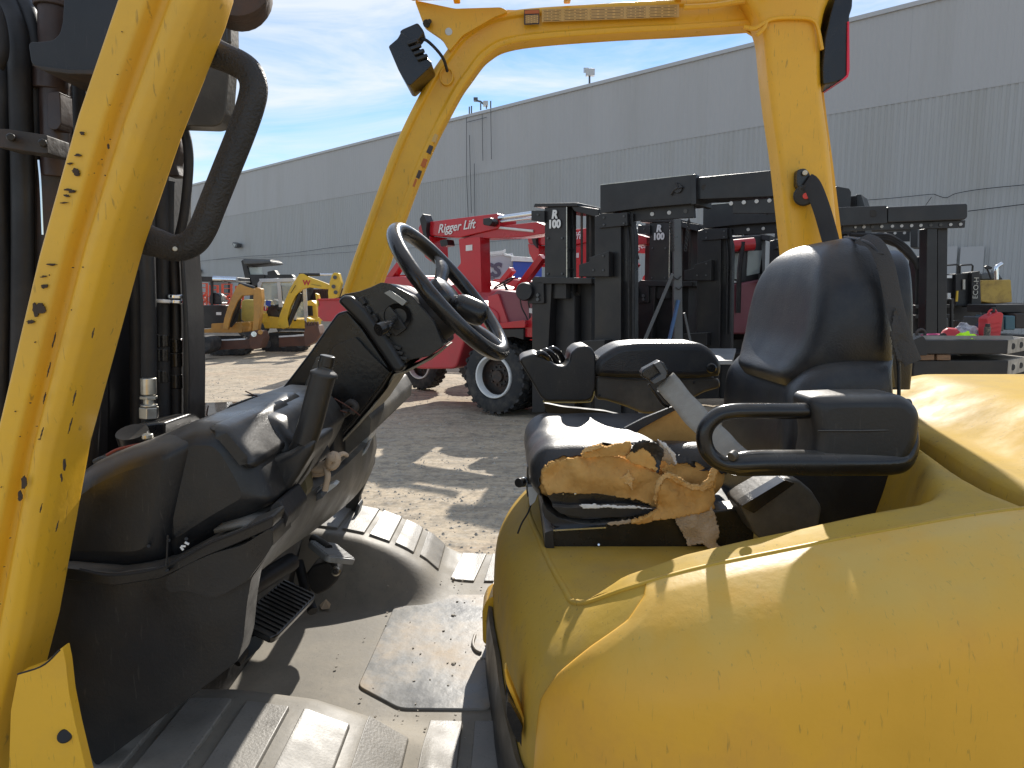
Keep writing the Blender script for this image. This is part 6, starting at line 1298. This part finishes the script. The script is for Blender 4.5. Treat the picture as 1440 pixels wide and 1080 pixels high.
def back(name, tab, yc=1.615, mt=VIN, n=44, **kw):
    tab = [Vector((a, b, 0)).to_tuple()[:0]+t for (a, b, t) in [(0, 0, t) for t in tab]]
    cols = list(zip(*tab)); k = len(cols); tt = []
    arr = [cm([Vector((row[c], 0, 0)) for row in tab], n) for c in range(k)]
    rows = []
    for i in range(n):
        v, uf, ub, hw, dish, rc = [arr[c][i].x for c in range(6)]
        y0 = yc-hw; z = vz(v, y0); rows.append(bslice(z, ux(uf, v, y0), ux(ub, v, y0), hw, yc, dish, max(.004, min(rc, (ux(ub, v, y0)-ux(uf, v, y0))*.42))))
    return grid(name, rows, mt, ST, closed=True, cap=True, ang=80, **kw)
# v, u_front, u_back, half width, dish, corner
back('backrest_head', [(334, 1192, 1222, .09, 0, .05), (337, 1182, 1238, .13, 0, .06), (345, 1174, 1250, .16, 0, .07), (362, 1166, 1258, .19, .0, .075), (395, 1160, 1262, .222, .006, .08), (440, 1152, 1264, .235, .012, .08), (480, 1142, 1266, .235, .014, .08), (510, 1128, 1267, .225, .008, .075), (530, 1112, 1268, .20, 0, .07), (545, 1112, 1268, .17, 0, .05)])
back('backrest_lumbar', [(500, 1166, 1266, .20, .03, .06), (512, 1148, 1266, .235, .05, .07), (530, 1124, 1267, .25, .06, .08), (555, 1104, 1268, .255, .065, .08), (590, 1098, 1268, .255, .06, .08), (640, 1096, 1266, .25, .05, .07), (700, 1094, 1262, .245, .04, .06), (745, 1092, 1242, .24, .03, .05), (775, 1098, 1225, .22, .0, .04)])
back('backrest_shell', [(352, 1240, 1262, .10, 0, .02), (358, 1240, 1274, .16, 0, .03), (380, 1240, 1284, .195, 0, .03), (430, 1240, 1288, .21, 0, .03), (500, 1240, 1288, .21, 0, .03), (548, 1240, 1284, .20, 0, .03)], yc=1.66, mt=VIN)
tube('backrest_piping', [P(u, v, y) for u, v, y in ((1188, 334, 1.55), (1208, 337, 1.45), (1225, 345, 1.40), (1240, 368, 1.385), (1250, 420, 1.375), (1258, 470, 1.37), (1264, 520, 1.37), (1264, 556, 1.372))], .0035, VIN, ST, seg=8, n=40)
tube('back_strap', [P(u, v, y) for u, v, y in ((1212, 335, 1.44), (1232, 345, 1.40), (1246, 375, 1.375), (1258, 430, 1.362), (1272, 480, 1.35), (1284, 510, 1.345))], .017, mat('faded_black_strap', (.05, .047, .045), rough=.8, bump=.3, bs=300), ST, seg=12, n=36, flat=.16, updir=(0, 1, .0))
flap('strap_tail', [(1258, 430), (1268, 452), (1280, 485), (1292, 505), (1278, 512), (1262, 508), (1252, 470)], 1.35, .008, MATS['faded_black_strap'], th=.002, seed=20)
for k in range(4): tube('cover_wrinkle', [P(1232, 356+k*7, 1.387), P(1243, 357+k*7, 1.381)], .0016, VIN, ST, seg=6)
sp_('back_pedestal', [(1150, 668), (1300, 664), (1262, 690), (1240, 720), (1222, 750), (1215, 775), (1150, 790), (1090, 780)], 1.42, 1.80, BLK, r=6, bevel=.012)
# ---------------- hip restraint
HR = soft('hip_restraint', [(1140, 559), (1200, 556), (1276, 556), (1300, 578), (1296, 625), (1276, 660), (1245, 669), (1142, 669), (1150, 615)], 1.165, 1.245, BLK, r=14, inset=.020)
setp(HR, ST)
ptube('restraint_bar', [(1152, 577, 1.20), (1120, 578, 1.185), (1060, 578, 1.175), (1030, 579, 1.175), (1010, 584, 1.175), (995, 598, 1.175), (990, 616, 1.175), (996, 636, 1.175), (1012, 650, 1.175), (1032, 653, 1.175), (1070, 651, 1.175), (1140, 651, 1.175), (1200, 651, 1.178), (1250, 650, 1.182), (1268, 644, 1.188), (1279, 625, 1.192), (1281, 600, 1.20)], lambda k: .0135+.0085*sstep(.52, .60, k)-.010*sstep(.84, 1, k), BLKS, HR, seg=22, n=110)
ptube('restraint_groove', [(1150, 606, 1.164), (1220, 606, 1.164), (1285, 604, 1.17)], .0018, BLK, HR, seg=6, n=10)
ptube('restraint_ridge', [(1160, 568, 1.178), (1220, 567, 1.178), (1278, 568, 1.188)], .009, BLK, HR, seg=12, n=14)
cyl('bar_end', P(1028, 643, 1.155), P(1034, 638, 1.162), .008, BLKD, HR, seg=14)
# belt retractor housing
rt = sp_('belt_retractor', [(1040, 712), (1052, 702), (1104, 672), (1124, 675), (1142, 690), (1157, 714), (1152, 742), (1128, 760), (1085, 772), (1062, 752)], 1.27, 1.36, BLKD, r=5, bevel=.012)
sp_('retractor_lid', [(1042, 712), (1104, 675), (1118, 680), (1060, 722)], 1.255, 1.29, BLKS, r=2, bevel=.004)
sp_('grey_lever', [(1058, 706), (1062, 696), (1082, 680), (1098, 671), (1100, 676), (1085, 690), (1064, 710)], 1.29, 1.33, DKG, r=2, bevel=.004)
# belt
a0, a1 = Vector(P(935, 535, 1.42)), Vector(P(1045, 652, 1.27))
rows = []
for i in range(30):
    t = i/29; c = a0.lerp(a1, t)+Vector((0, 0, -.006*math.sin(t*math.pi))); pp_ = Vector((.72, .0, .69)).normalized(); w = .023+.001*math.sin(t*20)
    rows.append([c+pp_*w*q+Vector((0, .10*q*w/.023*.02, 0)) for q in (-1, -.5, 0, .5, 1)])
bl = grid('seat_belt', rows, WEB, ST, solid=.0018)
bk = sp_('belt_buckle', [(902, 524), (905, 519), (927, 507), (934, 510), (940, 520), (938, 534), (918, 541), (912, 535), (903, 530)], 1.40, 1.43, BLKS, r=2, bevel=.004)
sp_('buckle_plate', [(920, 512), (928, 508), (938, 524), (936, 532), (920, 540), (916, 536), (930, 526)], 1.385, 1.40, DKG, r=1, bevel=.002)
ptube('buckle_strap', [(912, 540, 1.43), (920, 552, 1.43), (932, 568, 1.44), (940, 572, 1.45)], .003, BLKS, ST, seg=6, n=10)
sp_('buckle_stalk', [(938, 545), (946, 556), (950, 572), (940, 570), (925, 552)], 1.44, 1.46, RUB, r=2)
# ---------------- far armrest with lever module
AR = soft('lever_module', [(730, 507), (735, 502), (752, 497), (770, 505), (783, 514), (795, 515), (801, 508), (803, 496), (812, 488), (826, 486), (833, 490), (838, 500), (838, 545), (834, 560), (824, 565), (768, 565), (760, 558), (744, 530)], 1.93, 2.10, BLK, r=4, inset=.006)
tube('module_edge_strip', [P(u, v, 1.93) for u, v in ((764, 563), (770, 565.5), (824, 565.5), (833, 561), (836, 550))], .0016, mat('yellowish_edge', (.35, .27, .08), rough=.5), AR, seg=6, n=20)
for k, (u, v) in enumerate(((760, 497), (768, 494), (777, 491))): ptube('finger_lever', [(u-4, v+2, 1.92+k*.045), (u, v-.5, 1.92+k*.045), (u+8, v+4, 1.93+k*.045), (u+14, v+14, 1.95+k*.045), (u+16, v+20, 1.96+k*.045)], .0085, BLKS, AR, seg=14, n=20)
AP = soft('armrest', [(836, 512), (842, 503), (856, 493), (872, 485), (900, 482), (985, 482), (1000, 490), (1013, 506), (1016, 516), (1014, 530), (980, 533), (870, 532), (838, 530)], 1.92, 2.08, VIN, r=8, inset=.020)
soft('armrest_base', [(838, 528), (1012, 532), (1014, 545), (990, 552), (975, 560), (960, 575), (930, 582), (904, 582), (880, 572), (852, 563), (838, 562)], 1.94, 2.06, BLKD, r=5, inset=.008, parent=AP)
tube('armrest_seam', [P(u, v, 1.925) for u, v in ((838, 530), (880, 533), (940, 534), (1012, 531))], .0018, RUB, AP, seg=6, n=14)
lathe('armrest_cap', [(0, 0), (.011, 0), (.014, .003), (.014, .006)], P(1001, 518, 1.915), (0, 1, 0), BLKS, AP, seg=20)
for u, v in ((843, 556), (976, 538)): cyl('armrest_screw', P(u, v, 1.93), P(u, v, 1.94), .004, RUB, AP, seg=10)
ptube('grip_wear', [(955, 484, 1.93), (975, 488, 1.925), (990, 492, 1.93)], .002, WEB, AP, seg=5)
pl('dark_fender', [(763, 566), (790, 572), (850, 578), (900, 590), (940, 600), (960, 640), (900, 620), (800, 590), (770, 582)], 2.25, 2.28, RUB, FK, r=5, bevel=.01)
